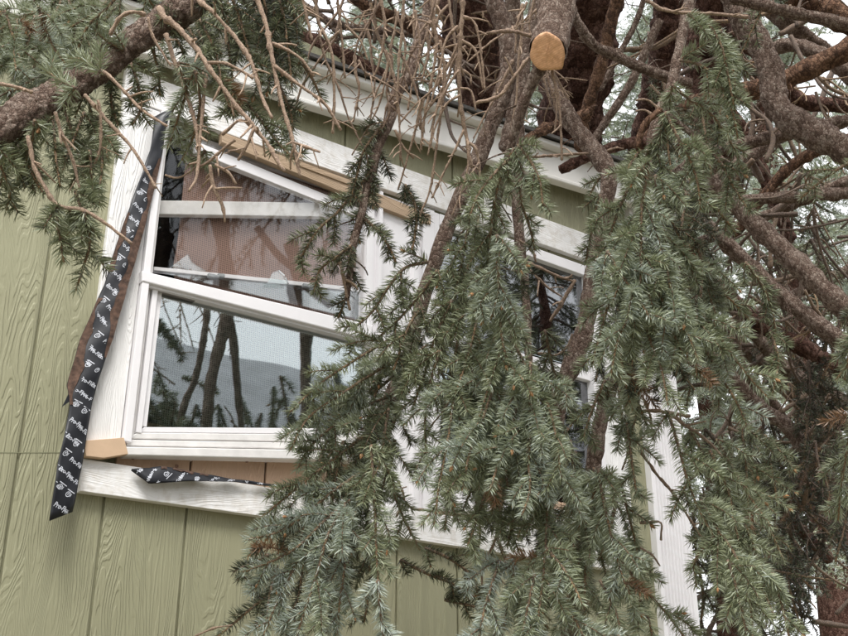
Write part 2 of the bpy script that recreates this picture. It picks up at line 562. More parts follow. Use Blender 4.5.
def tube(acc, P, r, seg=8, tint=0.0, rough=0.0, cap=True):
    P = np.asarray(P, float)
    n = len(P)
    r = np.broadcast_to(np.asarray(r, float), (n,)).copy()
    T, U, B = frames(P)
    a = np.linspace(0, 2 * math.pi, seg, endpoint=False)
    rr = np.repeat(r[:, None], seg, 1)
    if rough:
        nz = rng.normal(0, 1, (n, seg))
        nz = (nz + np.roll(nz, 1, 0) + np.roll(nz, 1, 1)) / 1.73
        rr *= 1 + rough * nz
    V = P[:, None] + rr[..., None] * (np.cos(a)[None, :, None] * U[:, None] + np.sin(a)[None, :, None] * B[:, None])
    V = V.reshape(-1, 3)
    i = np.arange(n - 1)[:, None] * seg
    j = np.arange(seg)[None]
    k = (j + 1) % seg
    f4 = np.stack([i + j, i + k, i + seg + k, i + seg + j], -1).reshape(-1, 4)
    f3 = None
    tv = np.repeat(np.broadcast_to(np.asarray(tint, float), (n,)), seg)
    if cap:
        V = np.vstack([V, P[:1] - T[:1] * r[0] * 0.3, P[-1:] + T[-1:] * r[-1] * 0.6])
        tv = np.concatenate([tv, tv[:1], tv[-1:]])
        c0, c1 = n * seg, n * seg + 1
        jj = np.arange(seg)
        kk = (jj + 1) % seg
        b = (n - 1) * seg
        f3 = np.vstack([np.stack([np.full(seg, c0), kk, jj], -1), np.stack([np.full(seg, c1), b + jj, b + kk], -1)])
    acc.add(V, f3, f4, tv)

# ------------------------------------------------------------------ needles
class Needles:
    def __init__(self):
        self.B, self.D, self.L, self.w, self.t, self.bend = [], [], [], [], [], []
    def along(self, P, dens, length, width, tint, fwd=(54, 74), skip0=0.0):
        P = np.asarray(P, float)
        seg = np.linalg.norm(np.diff(P, axis=0), axis=1)
        tot = seg.sum()
        n = int(tot * dens)
        if n < 2: return
        T, U, Bn = frames(P)
        s = np.sort(rng.random(n)) * (1 - skip0) + skip0
        cs = np.concatenate([[0], np.cumsum(seg)]) / tot
        pos = np.stack([np.interp(s, cs, P[:, k]) for k in range(3)], -1)
        tt = np.stack([np.interp(s, cs, T[:, k]) for k in range(3)], -1)
        uu = np.stack([np.interp(s, cs, U[:, k]) for k in range(3)], -1)
        bb = np.stack([np.interp(s, cs, Bn[:, k]) for k in range(3)], -1)
        az = rng.random(n) * 2 * math.pi
        rad = np.cos(az)[:, None] * uu + np.sin(az)[:, None] * bb
        # needles comb towards the light: fewer below
        below = rad[:, 2] < -0.55
        keep = ~(below & (rng.random(n) < 0.55))
        ang = np.radians(rng.uniform(fwd[0], fwd[1], n)) * (1 - 0.35 * np.clip((s - 0.8) / 0.2, 0, 1))
        d = tt * np.cos(ang)[:, None] + rad * np.sin(ang)[:, None]
        d += rng.normal(0, 0.045, d.shape)
        d[:, 2] += 0.08
        d /= np.linalg.norm(d, axis=1, keepdims=True)
        prof = 0.72 + 0.28 * np.sin(np.clip(s, 0, 1) * math.pi)
        L = length * rng.uniform(0.8, 1.12, n) * prof
        tn = np.clip(tint + rng.normal(0, 0.13, n), 0.05, 1) if tint > 0 else np.zeros(n)
        for a, b in ((self.B, pos), (self.D, d), (self.L, L), (self.w, np.full(n, width)), (self.t, tn), (self.bend, tt)):
            a.append(b[keep])
    def build(self, name, parent, lod=0):
        if not self.B: return None
        B, D, L, w, t, T = (np.concatenate(a) for a in (self.B, self.D, self.L, self.w, self.t, self.bend))
        n = len(B)
        s1 = np.cross(D, rng.normal(0, 1, (n, 3)))
        s1 /= np.maximum(np.linalg.norm(s1, axis=1, keepdims=True), 1e-9)
        s2 = np.cross(D, s1)
        acc = Acc()
        L1, w1 = L[:, None], w[:, None]
        tip = B + D * L1 + T * L1 * 0.10
        if lod == 0:                               # blade that keeps its width, then points; bent forward
            mid = B + D * L1 * 0.6
            V = np.stack([B + s1 * w1 * 0.5, B - s1 * w1 * 0.5, mid - s1 * w1 * 0.55, mid + s1 * w1 * 0.55, tip], 1)
            o = (np.arange(n) * 5)[:, None, None]
            acc.add(V.reshape(-1, 3), (np.array([(3, 2, 4)])[None] + o).reshape(-1, 3), (np.array([(0, 1, 2, 3)])[None] + o).reshape(-1, 4), np.repeat(t, 5))
        else:
            V = np.stack([B + s1 * w1 * 0.62, B - s1 * w1 * 0.62, tip], 1)
            o = (np.arange(n) * 3)[:, None, None]
            acc.add(V.reshape(-1, 3), (np.array([(0, 1, 2)])[None] + o).reshape(-1, 3), None, np.repeat(t, 3))
        ob = acc.build(name, 'needles', parent)
        ob['kind'] = 'stuff'
        return ob

def bud(acc, p, d, size):
    d = d / np.linalg.norm(d)
    P = np.array([p - d * size * 0.3, p, p + d * size * 0.5, p + d * size])
    tube(acc, P, np.array([0.25, 0.42, 0.36, 0.05]) * size, 6, 1.0, cap=False)

def unit(v):
    return v / max(np.linalg.norm(v), 1e-9)

def grow(acc, nd, p, d, length, normal, order, cfg, tint, rad):
    """a shoot: curved twig with needles, side shoots in one flat spray"""
    n = max(4, int(length / 0.017))
    st = length / n
    pts = [p.copy()]
    wander = rng.normal(0, 0.05, 3)
    for k in range(n):
        d = unit(d + wander * 0.25 + np.array([0, 0, -1.0]) * cfg['droop'] * st * 6 + rng.normal(0, 0.018, 3))
        pts.append(pts[-1] + d * st)
    P = np.array(pts)
    tube(acc, P, np.linspace(rad, rad * 0.55, len(P)), 4, cfg['twig'], cap=False)
    nd.along(P, cfg['dens'], cfg['nlen'] * (1.0 if order < 2 else 0.92), cfg['nwid'], tint)
    if rng.random() < cfg['buds']:
        s = rng.uniform(0.005, 0.0085)
        bud(acc, P[-1], d, s)
        if rng.random() < 0.6:
            side = unit(np.cross(d, normal))
            bud(acc, P[-1] - d * 0.003, unit(d + side * 0.8), s * 0.8)
            bud(acc, P[-1] - d * 0.003, unit(d - side * 0.8), s * 0.8)
    if order < cfg['orders'] and length > 0.075:
        laterals(acc, nd, P, normal, order + 1, cfg, tint, length * cfg['sub'], rad * 0.75, 0.12)

def laterals(acc, nd, P, normal, order, cfg, tint, lmax, rad, start):
    seg = np.linalg.norm(np.diff(P, axis=0), axis=1)
    tot = seg.sum()
    cs = np.concatenate([[0], np.cumsum(seg)])
    T = np.gradient(P, axis=0)
    s = tot * start
    sgn = 1 if rng.random() < 0.5 else -1
    while s < tot - 0.015:
        f = s / tot
        k = min(np.searchsorted(cs, s), len(P) - 1)
        t = unit(T[k])
        side = unit(np.cross(t, normal)) * sgn
        a = math.radians(rng.uniform(32, 54))
        d = unit(t * math.cos(a) + side * math.sin(a) + normal * rng.normal(0.05, 0.25))
        ln = lmax * (0.35 + 0.65 * min(1, (1 - f) * 1.6)) * rng.uniform(0.65, 1.15)
        if ln > 0.02:
            grow(acc, nd, P[k].copy(), d, ln, unit(normal + rng.normal(0, 0.2, 3)), order, cfg,
                 0.0 if rng.random() < 0.02 else float(np.clip(tint + rng.normal(0, 0.09), 0.05, 1)), rad)
        sgn = -sgn
        s += cfg['gap'] * rng.uniform(0.7, 1.35) * (1.0 if order == 1 else 0.85)

CFG = dict(dens=2500, nlen=0.0235, nwid=0.0015, droop=1.1, buds=0.13, orders=2, sub=0.42, gap=0.055, twig=0.42)

TREE = empty('spruce_tree', (3.6, 1.6, 0.0))
tag(TREE, 'fallen blue spruce lying over the house, its boughs hanging across both windows', 'tree')
STATS = dict(needles=0)

def leafy(pts, r0=0.003, r1=0.0015, lat=0.11, start=0.0, nstart=0.0, tint=0.5, lod=0, name='bough', parent=None, mat='twig', wood=0.35, facing=None, **kw):
    """a needle-bearing bough along pts (world points)"""
    cfg = dict(CFG, **kw)
    P, s = catmull(pts, 0.012)
    acc, nd = Acc(), Needles()
    tube(acc, P, r0 + (r1 - r0) * s, 7, wood + (0.55 - wood) * s, rough=0.06)
    kk = int(len(P) * nstart)
    if len(P) - kk > 2 and cfg['dens'] > 0:
        nd.along(P[kk:], cfg['dens'] * 0.85, cfg['nlen'], cfg['nwid'], tint)
    nrm = unit((facing if facing is not None else CAM - P[len(P) // 2]) + rng.normal(0, 0.45, 3) * np.linalg.norm(CAM - P[len(P) // 2]) * 0.8)
    if lat > 0:
        laterals(acc, nd, P, nrm, 1, cfg, tint, lat, max(r1, 0.0011), start)
    o = acc.build(name, mat, parent or TREE)
    nd.build('needles', o, lod)
    return o

def wood(name, pts, radii, mat, seg=14, cap=True, rough=0.05, step=0.012, side=0, sidelen=(0.03, 0.10), siderad=0.0022, tint=0.3, parent=None):
    """a bare limb or twig along pts with radii given at the points"""
    P, s = catmull(pts, step)
    q = np.asarray(pts, float)
    qs = np.concatenate([[0], np.cumsum(np.linalg.norm(np.diff(q, axis=0), axis=1))])
    r = np.interp(s, qs / qs[-1], radii)
    r = r * (1 + 0.06 * np.sin(s * 37 + rng.random() * 6) + 0.05 * np.sin(s * 83 + rng.random() * 6))
    if mat == 'dead_twig':                         # old bud scars ring the twig
        ring = rng.random(len(P)) < 0.10
        r = r * np.where(ring, 1.35, 1.0)
    acc = Acc()
    tube(acc, P, r, seg, tint, rough, cap)
    T, U, B = frames(P)
    for _ in range(side):
        k = rng.integers(1, len(P) - 1)
        az = rng.random() * 6.28
        d = unit(T[k] * rng.uniform(0.2, 0.9) + (U[k] * math.cos(az) + B[k] * math.sin(az)))
        ln = rng.uniform(*sidelen)
        n = max(4, int(ln / 0.01))
        pts_ = [P[k]]
        wv = rng.normal(0, 0.12, 3)
        for j in range(n):
            d = unit(d + wv * 0.5 + np.array([0, 0, -0.06]) + rng.normal(0, 0.05, 3))
            pts_.append(pts_[-1] + d * ln / n)
        pts_ = np.array(pts_)
        rr = min(siderad, r[k] * 0.7)
        tube(acc, pts_, np.linspace(rr, rr * 0.55, len(pts_)), 6, tint + 0.1, 0.1)
        if rng.random() < 0.35 and ln > 0.04:
            m_ = len(pts_) // 2
            d2 = unit(d + rng.normal(0, 0.6, 3))
            tube(acc, np.array([pts_[m_] + d2 * ln * 0.35 * t for t in np.linspace(0, 1, 5)]), np.linspace(rr * 0.7, rr * 0.4, 5), 5, tint + 0.1, 0.1)
    return acc.build(name, mat, parent or TREE)

def qpath(px, depth, jitter=0.0):
    """sight points to world points; depth is one number or (start, end)"""
    d0, d1 = depth if isinstance(depth, tuple) else (depth, depth)
    n = len(px)
    return [Q(x, y, d0 + (d1 - d0) * i / max(1, n - 1) + (rng.normal(0, jitter) if jitter else 0)) for i, (x, y) in enumerate(px)]

# ------------------------------------------------------------------ ground
def ground():
    bm = bmesh.new()
    n, R_ = 48, 600.0
    grid = {}
    xs = [math.copysign(abs(t) ** 2.2, t) * R_ for t in np.linspace(-1, 1, n)]
    for i, x in enumerate(xs):
        for j, y in enumerate(xs):
            d = math.hypot(x, y)
            z = 0.0 if d < 12 else 0.25 * math.sin(x * 0.07) * math.cos(y * 0.05) * min(1, (d - 12) / 30)
            grid[i, j] = bm.verts.new((x, y, z - 0.02))
    for i in range(n - 1):
        for j in range(n - 1):
            bm.faces.new((grid[i, j], grid[i + 1, j], grid[i + 1, j + 1], grid[i, j + 1]))
    tag(bm_obj('ground', bm, 'grass', smooth=True), kind='structure')
ground()

# ------------------------------------------------------------------ the house
HOUSE = empty('house', (0.8, 2.0, 0.0))
tag(HOUSE, 'olive green house with white trim and two storm-damaged windows under the fallen spruce', 'house')
G0, GS = 0.669, 0.2023              # first groove, groove spacing
XL, XR = G0 - 9 * GS, 2.83          # ends of the front wall
Z0, ZT = 0.40, 3.62
OX0, OX1, OZ0, OZ1 = 0.885, 2.475, 2.255, 3.195      # the opening that holds both windows

bm = bmesh.new()                    # sheathing behind the boards
for a in ((XL, OX0, 0.007, 0.11, Z0, ZT), (OX1, XR - 0.01, 0.007, 0.11, Z0, ZT),
          (OX0 + 0.001, OX1 - 0.001, 0.0072, 0.109, Z0, OZ0), (OX0 + 0.001, OX1 - 0.001, 0.0072, 0.109, OZ1, ZT)):
    add_box(bm, *a)
bm_obj('wall', bm, 'green_siding', HOUSE)
k = 0
x = XL
while x < XR - 0.02:
    x1 = min(x + GS, XR - 0.012)
    a, b = x + 0.0028, x1 - 0.0028
    if x1 > OX0 + 0.01 and x < OX1 - 0.02:
        box('siding_board', a, b, 0.0, 0.012, Z0, 2.202, 'green_siding', HOUSE, 0.0022)
        box('siding_board', a, b, 0.0, 0.012, 3.20, ZT, 'green_siding', HOUSE, 0.0022)
        box('bare_siding_board', max(a, OX0 + 0.004) if a < OX0 else a, b, 0.0, 0.012, 2.2045, 2.352, 'bare_siding', HOUSE, 0.0018)
    else:
        box('siding_board', a, b, 0.0, 0.012, Z0, ZT, 'green_siding', HOUSE, 0.0022)
    x = x1
for nx, ny in ((133, 458), (165, 457), (213, 459), (247, 461), (177, 466)):
    p = W(nx, ny, 0.002)
    acc = Acc()
    tube(acc, [p + np.array([0, 0.004, 0]), p, p - np.array([0, 0.0012, 0])], [0.0042, 0.0042, 0.003], 10)
    acc.build('nail', 'nail_metal', HOUSE)
box('side_wall', XR - 0.11, XR, 0.115, 7.0, Z0, ZT, 'green_siding', HOUSE)
box('rear_wall', XL, XR - 0.115, 6.9, 7.0, Z0, ZT, 'green_siding', HOUSE)
box('side_wall', XL - 0.1, XL - 0.002, 0.0, 7.0, Z0, ZT, 'green_siding', HOUSE)
box('foundation', XL - 0.08, XR - 0.02, 0.03, 6.98, -0.05, Z0 - 0.002, 'concrete', HOUSE)

# room behind the windows
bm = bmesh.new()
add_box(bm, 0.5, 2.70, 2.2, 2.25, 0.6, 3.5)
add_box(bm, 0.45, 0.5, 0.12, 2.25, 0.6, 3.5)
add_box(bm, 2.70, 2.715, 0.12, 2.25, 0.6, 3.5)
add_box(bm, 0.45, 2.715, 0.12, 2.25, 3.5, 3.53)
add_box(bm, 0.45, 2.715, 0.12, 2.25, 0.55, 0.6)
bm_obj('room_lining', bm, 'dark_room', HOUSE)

# fascia and eave: the board slopes a little where the trunk pressed it
_fa, _fb = W(337, 113, 0.06), W(588, 190, 0.06)
fs = (_fb[2] - _fa[2]) / (_fb[0] - _fa[0])
def fz(x): return _fa[2] + (x - _fa[0]) * fs
FX0, FX1 = XL - 0.2, 2.93
slab('fascia', [(FX0, fz(FX0) + 0.018), (FX1, fz(FX1) + 0.018), (FX1, fz(FX1) + 0.115), (FX0, fz(FX0) + 0.115)], 0.052, 0.02, 'white_metal', HOUSE, 0.003, px=False)
slab('fascia_lip', [(FX0, fz(FX0)), (FX1, fz(FX1)), (FX1, fz(FX1) + 0.017), (FX0, fz(FX0) + 0.017)], 0.060, 0.03, 'white_metal', HOUSE, 0.004, px=False)
slab('drip_edge', [(FX0, fz(FX0) + 0.116), (FX1, fz(FX1) + 0.116), (FX1, fz(FX1) + 0.135), (FX0, fz(FX0) + 0.135)], 0.085, 0.06, 'white_metal', HOUSE, 0.003, px=False)
slab('soffit', [(FX0, fz(FX0) + 0.03), (FX1 - 0.01, fz(FX1) + 0.03), (FX1 - 0.01, fz(FX1) + 0.042), (FX0, fz(FX0) + 0.042)], 0.031, 0.029, 'white_metal', HOUSE, px=False)
slab('panel_seam', [(-40, 452.2), (60, 452.2), (60, 453.0), (-40, 453.1)], 0.0006, 0.003, 'groove_dark', HOUSE)
bm = bmesh.new()                    # roof plane, laid in courses
ny = 26
for j in range(ny):
    y0, y1 = -0.10 + j * 0.142, -0.10 + (j + 1) * 0.142 + 0.02
    za, zb = 0.137 + (y0 + 0.10) * 0.30, 0.137 + (y1 + 0.10) * 0.30
    v = [bm.verts.new(c) for c in ((FX0, y0, fz(FX0) + za + 0.012), (FX1, y0, fz(FX1) + za + 0.012), (FX1, y1, fz(FX1) + zb), (FX0, y1, fz(FX0) + zb),
                                   (FX0, y0, fz(FX0) + za), (FX1, y0, fz(FX1) + za), (FX1, y1, fz(FX1) + zb - 0.012), (FX0, y1, fz(FX0) + zb - 0.012))]
    for f in ((0, 1, 2, 3), (4, 7, 6, 5), (0, 4, 5, 1), (1, 5, 6, 2), (2, 6, 7, 3), (3, 7, 4, 0)):
        bm.faces.new([v[i] for i in f])
bm_obj('roof', bm, 'shingle', HOUSE)

# corner board with flutes
bm = bmesh.new()
prof = []
cx0, cx1, nf = 2.672, 2.832, 9
prof.append((cx0, 0.003)); prof.append((cx0, -0.024)); prof.append((cx0 + 0.012, -0.026))
w = (cx1 - cx0 - 0.024) / nf
for i in range(nf):
    a = cx0 + 0.012 + i * w
    prof += [(a + w * 0.12, -0.026), (a + w * 0.25, -0.019), (a + w * 0.75, -0.019), (a + w * 0.88, -0.026)]
prof += [(cx1 + 0.006, -0.026), (cx1 + 0.012, -0.02), (cx1 + 0.012, 0.10), (cx1 + 0.002, 0.10), (cx1 + 0.002, 0.003)]
lo = [bm.verts.new((x, y, Z0 - 0.01)) for x, y in prof]
hi = [bm.verts.new((x, y, 3.51)) for x, y in prof]
for i in range(len(prof)):
    j = (i + 1) % len(prof)
    bm.faces.new((lo[i], lo[j], hi[j], hi[i]))
bm.faces.new(lo); bm.faces.new(hi)
bm_obj('corner_board', bm, 'white_vinyl', HOUSE)

# trim boards round the windows
slab('trim_board', [(0.795, 2.262), (0.886, 2.262), (0.893, 3.19), (0.795, 3.19)], 0.018, 0.0175, 'white_grain', HOUSE, 0.002, px=False)
slab('trim_board', [(0.79, 3.192), (2.58, 3.21), (2.58, 3.312), (0.79, 3.285)], 0.020, 0.0195, 'white_grain_flat', HOUSE, 0.002, px=False)
slab('trim_board', [(80, 491), (80, 458), (285, 490), (470, 519), (620, 542), (620, 571), (470, 548), (285, 519)], 0.024, 0.0235, 'white_grain_flat', HOUSE, 0.002)
slab('trim_board', [(2.47, 2.245), (2.575, 2.245), (2.575, 3.205), (2.47, 3.205)], 0.018, 0.0175, 'white_grain', HOUSE, 0.002, px=False)
slab('raw_buck', [(222, 132), (345, 180), (412, 207), (431, 215), (431, 224), (412, 219), (345, 193), (222, 142)], 0.022, 0.02, 'raw_wood', HOUSE, 0.001)
slab('raw_buck', [(300, 166), (372, 193), (372, 188), (300, 161)], 0.026, 0.012, 'raw_wood', HOUSE, 0.001)
slab('corner_shim', [(84, 440.5), (124, 437.5), (128.5, 454), (104, 458), (86, 456)], 0.040, 0.02, 'cardboard', HOUSE, 0.001)

# centre post between the windows
bm = bmesh.new()
prof = [(1.555, 0.05), (1.555, -0.012), (1.580, -0.012), (1.580, -0.004), (1.592, -0.004), (1.592, -0.020), (1.604, -0.020), (1.606, -0.006),
        (1.716, -0.006), (1.718, -0.022), (1.735, -0.022), (1.737, -0.004), (1.755, -0.004), (1.755, -0.016), (1.797, -0.016), (1.797, 0.05)]
lo = [bm.verts.new((x, y, 2.24)) for x, y in prof]
hi = [bm.verts.new((x, y, 3.188)) for x, y in prof]
for i in range(len(prof)):
    j = (i + 1) % len(prof)
    bm.faces.new((lo[i], lo[j], hi[j], hi[i]))
bm.faces.new(lo); bm.faces.new(hi)
bm_obj('centre_post', bm, 'white_vinyl', HOUSE)

# ---- left window, racked out of square: the head keeps its line, the sill has lifted at the far end
w1 = empty('window', (1.2, 0.0, 2.3)); link_fix = w1
w1.parent = HOUSE; w1.matrix_parent_inverse = HOUSE.matrix_world.inverted()
w1['label'] = 'racked window with lifted sill and torn flashing'
def jamb(x0, x1, off, thick, z0, z1, mat='white_vinyl', name='frame'):
    slab(name, [(x0, z0), (x1, z0), (x1 + 0.004, z1), (x0 + 0.004, z1)], off, thick, mat, w1, 0.0015, px=False)
jamb(0.8885, 0.907, 0.034, 0.05, 2.285, 3.185)
jamb(0.9075, 0.920, 0.014, 0.05, 2.285, 3.185, 'dirty_vinyl')
jamb(0.9205, 0.934, 0.022, 0.05, 2.315, 2.712)
jamb(0.9345, 0.9485, 0.013, 0.035, 2.335, 2.700, name='sash_stile')
slab('sill', [(126, 446.5), (374, 451), (374, 461), (127.5, 455)], 0.040, 0.055, 'dirty_vinyl', w1, 0.0025)
slab('sill', [(127, 439.5), (374, 444), (374, 450), (126.5, 445.5)], 0.026, 0.05, 'dirty_vinyl', w1, 0.002)
slab('sash_rail', [(137, 432.5), (374, 435), (374, 443), (129, 438.5)], 0.020, 0.045, 'dirty_vinyl', w1, 0.002)
slab('sash_rail', [(144.5, 427), (374, 428.5), (374, 434.5), (138, 432)], 0.013, 0.035, 'white_vinyl', w1, 0.0015)
slab('meeting_rail', [(142, 270.5), (373, 325), (373, 340.5), (142, 281)], 0.0365, 0.04, 'white_vinyl', w1, 0.003)
slab('meeting_rail', [(156, 286.5), (373, 341.5), (373, 345), (158, 291)], 0.018, 0.03, 'grey_joint', w1, 0.001)
slab('meeting_rail_cap', [(142, 281.6), (373, 341), (373, 344), (142, 285)], 0.028, 0.03, 'white_vinyl', w1, 0.001)
slab('inner_rail', [(154, 266.5), (373, 289), (373, 293), (154, 270)], -0.020, 0.02, 'white_vinyl', w1, 0.001)
slab('loose_rail', [(153, 200), (373, 203.5), (373, 217.5), (153, 214)], -0.016, 0.02, 'dirty_vinyl', w1, 0.002)
slab('head_rail', [(196, 141), (346, 203), (373, 214), (373, 222), (346, 211.5), (196, 152)], 0.004, 0.02, 'white_vinyl', w1, 0.002)
slab('head_frame', [(0.9, 3.165), (1.555, 3.172), (1.555, 3.192), (0.9, 3.188)], -0.03, 0.05, 'white_vinyl', w1, px=False)
for lx, ly, n in ((217, 276, 3), (312, 286, 3)):
    for q in range(n):
        x = lx + (q - 1) * 5
        slab('latch', [(x - 3, ly - 3 + q % 2), (x + 3, ly - 2 + q % 2), (x + 3, ly + 1), (x - 3, ly)], -0.010, 0.012, 'latch_grey', w1, 0.001)
slab('pane', [(150.5, 269), (153, 214), (165, 140), (196, 138), (373, 213), (373, 324)], 0.000, 0.003, 'glass_clear', w1)
slab('pane', [(144.5, 428.5), (157, 289), (373, 344), (373, 429.5)], 0.006, 0.003, 'glass', w1)
slab('broken_pane', [(154, 270.5), (373, 294), (373, 322), (240, 291)], -0.024, 0.004, 'glass_edge', w1)
slab('broken_pane', [(166, 270.5), (188, 254), (192, 262), (206, 271)], -0.028, 0.003, 'glass_edge', w1)
sh = slab('woven_shade', [(187, 150), (179, 232), (173.5, 268), (178, 300), (400, 345), (400, 160), (300, 150)], -0.044, 0.004, 'woven_shade', w1)
slab('insect_screen', [(0.945, 2.30), (1.56, 2.30), (1.56, 2.72), (0.945, 2.715)], -0.022, 0.001, 'insect_screen', w1, px=False)
# curtain behind the lower sash
acc = Acc()
P0 = [np.array([0.955 + 0.004 * i, 0.09 + 0.012 * math.sin(i * 0.45) + 0.008 * math.sin(i * 0.17 + 1), 0]) for i in range(152)]
V = np.array([[p + np.array([0, 0, z]) for p in P0] for z in (2.30, 2.45, 2.575)])
V[2, :, 2] += 0.008 * np.sin(np.arange(152) * 0.08)
i = np.arange(2)[:, None] * 152; j = np.arange(151)[None]
acc.add(V.reshape(-1, 3), None, np.stack([i + j, i + j + 1, i + 153 + j, i + 152 + j], -1).reshape(-1, 4))
mat_plain('curtain', (0.30, 0.30, 0.31), rough=0.9, var=0.1)
acc.build('curtain', 'curtain', w1)

# ---- right window, still square
w2 = empty('window', (2.1, 0.0, 2.3))
w2.parent = HOUSE; w2.matrix_parent_inverse = HOUSE.matrix_world.inverted()
w2['label'] = 'intact window mostly hidden by the hanging boughs'
A0, A1 = 1.7985, 2.4690
box('frame', A0, A0 + 0.022, -0.012, 0.06, 2.262, 3.188, 'white_vinyl', w2, 0.002)
box('frame', A1 - 0.03, A1, -0.022, 0.06, 2.262, 3.188, 'white_vinyl', w2, 0.002)
box('frame', A0 + 0.0225, A1 - 0.0305, -0.014, 0.06, 3.150, 3.188, 'white_vinyl', w2, 0.002)
box('sill', A0 + 0.0225, A1 - 0.0305, -0.026, 0.06, 2.262, 2.288, 'dirty_vinyl', w2, 0.002)
box('sash_rail', A0 + 0.0225, A1 - 0.0305, -0.012, 0.04, 2.2885, 2.325, 'white_vinyl', w2, 0.002)
box('meeting_rail', A0 + 0.0225, A1 - 0.0305, -0.008, 0.04, 2.772, 2.802, 'white_vinyl', w2, 0.002)
box('meeting_rail_cap', A0 + 0.0225, A1 - 0.0305, 0.000, 0.035, 2.8025, 2.826, 'glass_edge', w2, 0.002)
for q in range(3):
    box('latch', 2.23 + q * 0.022, 2.25 + q * 0.022, -0.004, 0.012, 2.8265, 2.834 + 0.006 * (q % 2), 'latch_grey', w2, 0.001)
box('pane', A0 + 0.0225, A1 - 0.0305, 0.006, 0.009, 2.8265, 3.1495, 'glass', w2)
box('pane', A0 + 0.0225, A1 - 0.0305, 0.010, 0.013, 2.3255, 2.7715, 'glass', w2)
slab('woven_shade', [(1.815, 2.6), (2.20, 2.6), (2.185, 3.17), (1.815, 3.17)], -0.044, 0.004, 'woven_shade', w2, px=False)
slab('insect_screen', [(A0 + 0.01, 2.30), (A1 - 0.01, 2.30), (A1 - 0.01, 2.77), (A0 + 0.01, 2.77)], -0.024, 0.001, 'insect_screen', w2, px=False)

# ------------------------------------------------------------------ flashing tape
def text_mesh(word, size):
    cu = bpy.data.curves.new('lettering', 'FONT')
    cu.body = word
    cu.size = size
    cu.offset = size * 0.018
    cu.resolution_u = 2
    ob = bpy.data.objects.new('lettering', cu)
    COL.objects.link(ob)
    dg = bpy.context.evaluated_depsgraph_get()
    me = ob.evaluated_get(dg).to_mesh()
    V = np.array([v.co[:2] for v in me.vertices])
    F = [tuple(p.vertices) for p in me.polygons]
    ob.evaluated_get(dg).to_mesh_clear()
    bpy.data.objects.remove(ob)
    bpy.data.curves.remove(cu)
    return V, F

WORD = text_mesh('Pro-Flex', 0.0130)
def logo_mesh():
    V, F = [], []
    n = 14
    for r in (0.0062, 0.0046):
        for i in range(n):
            a = 2 * math.pi * i / n
            V.append((0.008 + r * math.cos(a), 0.004 + r * math.sin(a)))
    for i in range(n):
        j = (i + 1) % n
        F.append((i, j, n + j, n + i))
    def quad(x0, y0, x1, y1):
        b = len(V)
        V.extend([(x0, y0), (x1, y0), (x1, y1), (x0, y1)])
        F.append((b, b + 1, b + 2, b + 3))
    quad(-0.001, 0.0118, 0.021, 0.0138)
    quad(0.0062, 0.0022, 0.0074, 0.0066)
    quad(0.0078, 0.0050, 0.0104, 0.0066)
    quad(0.0078, 0.0028, 0.0092, 0.0040)
    quad(0.0150, 0.0010, 0.0165, 0.0085)
    return np.array(V), F
LOGO = logo_mesh()

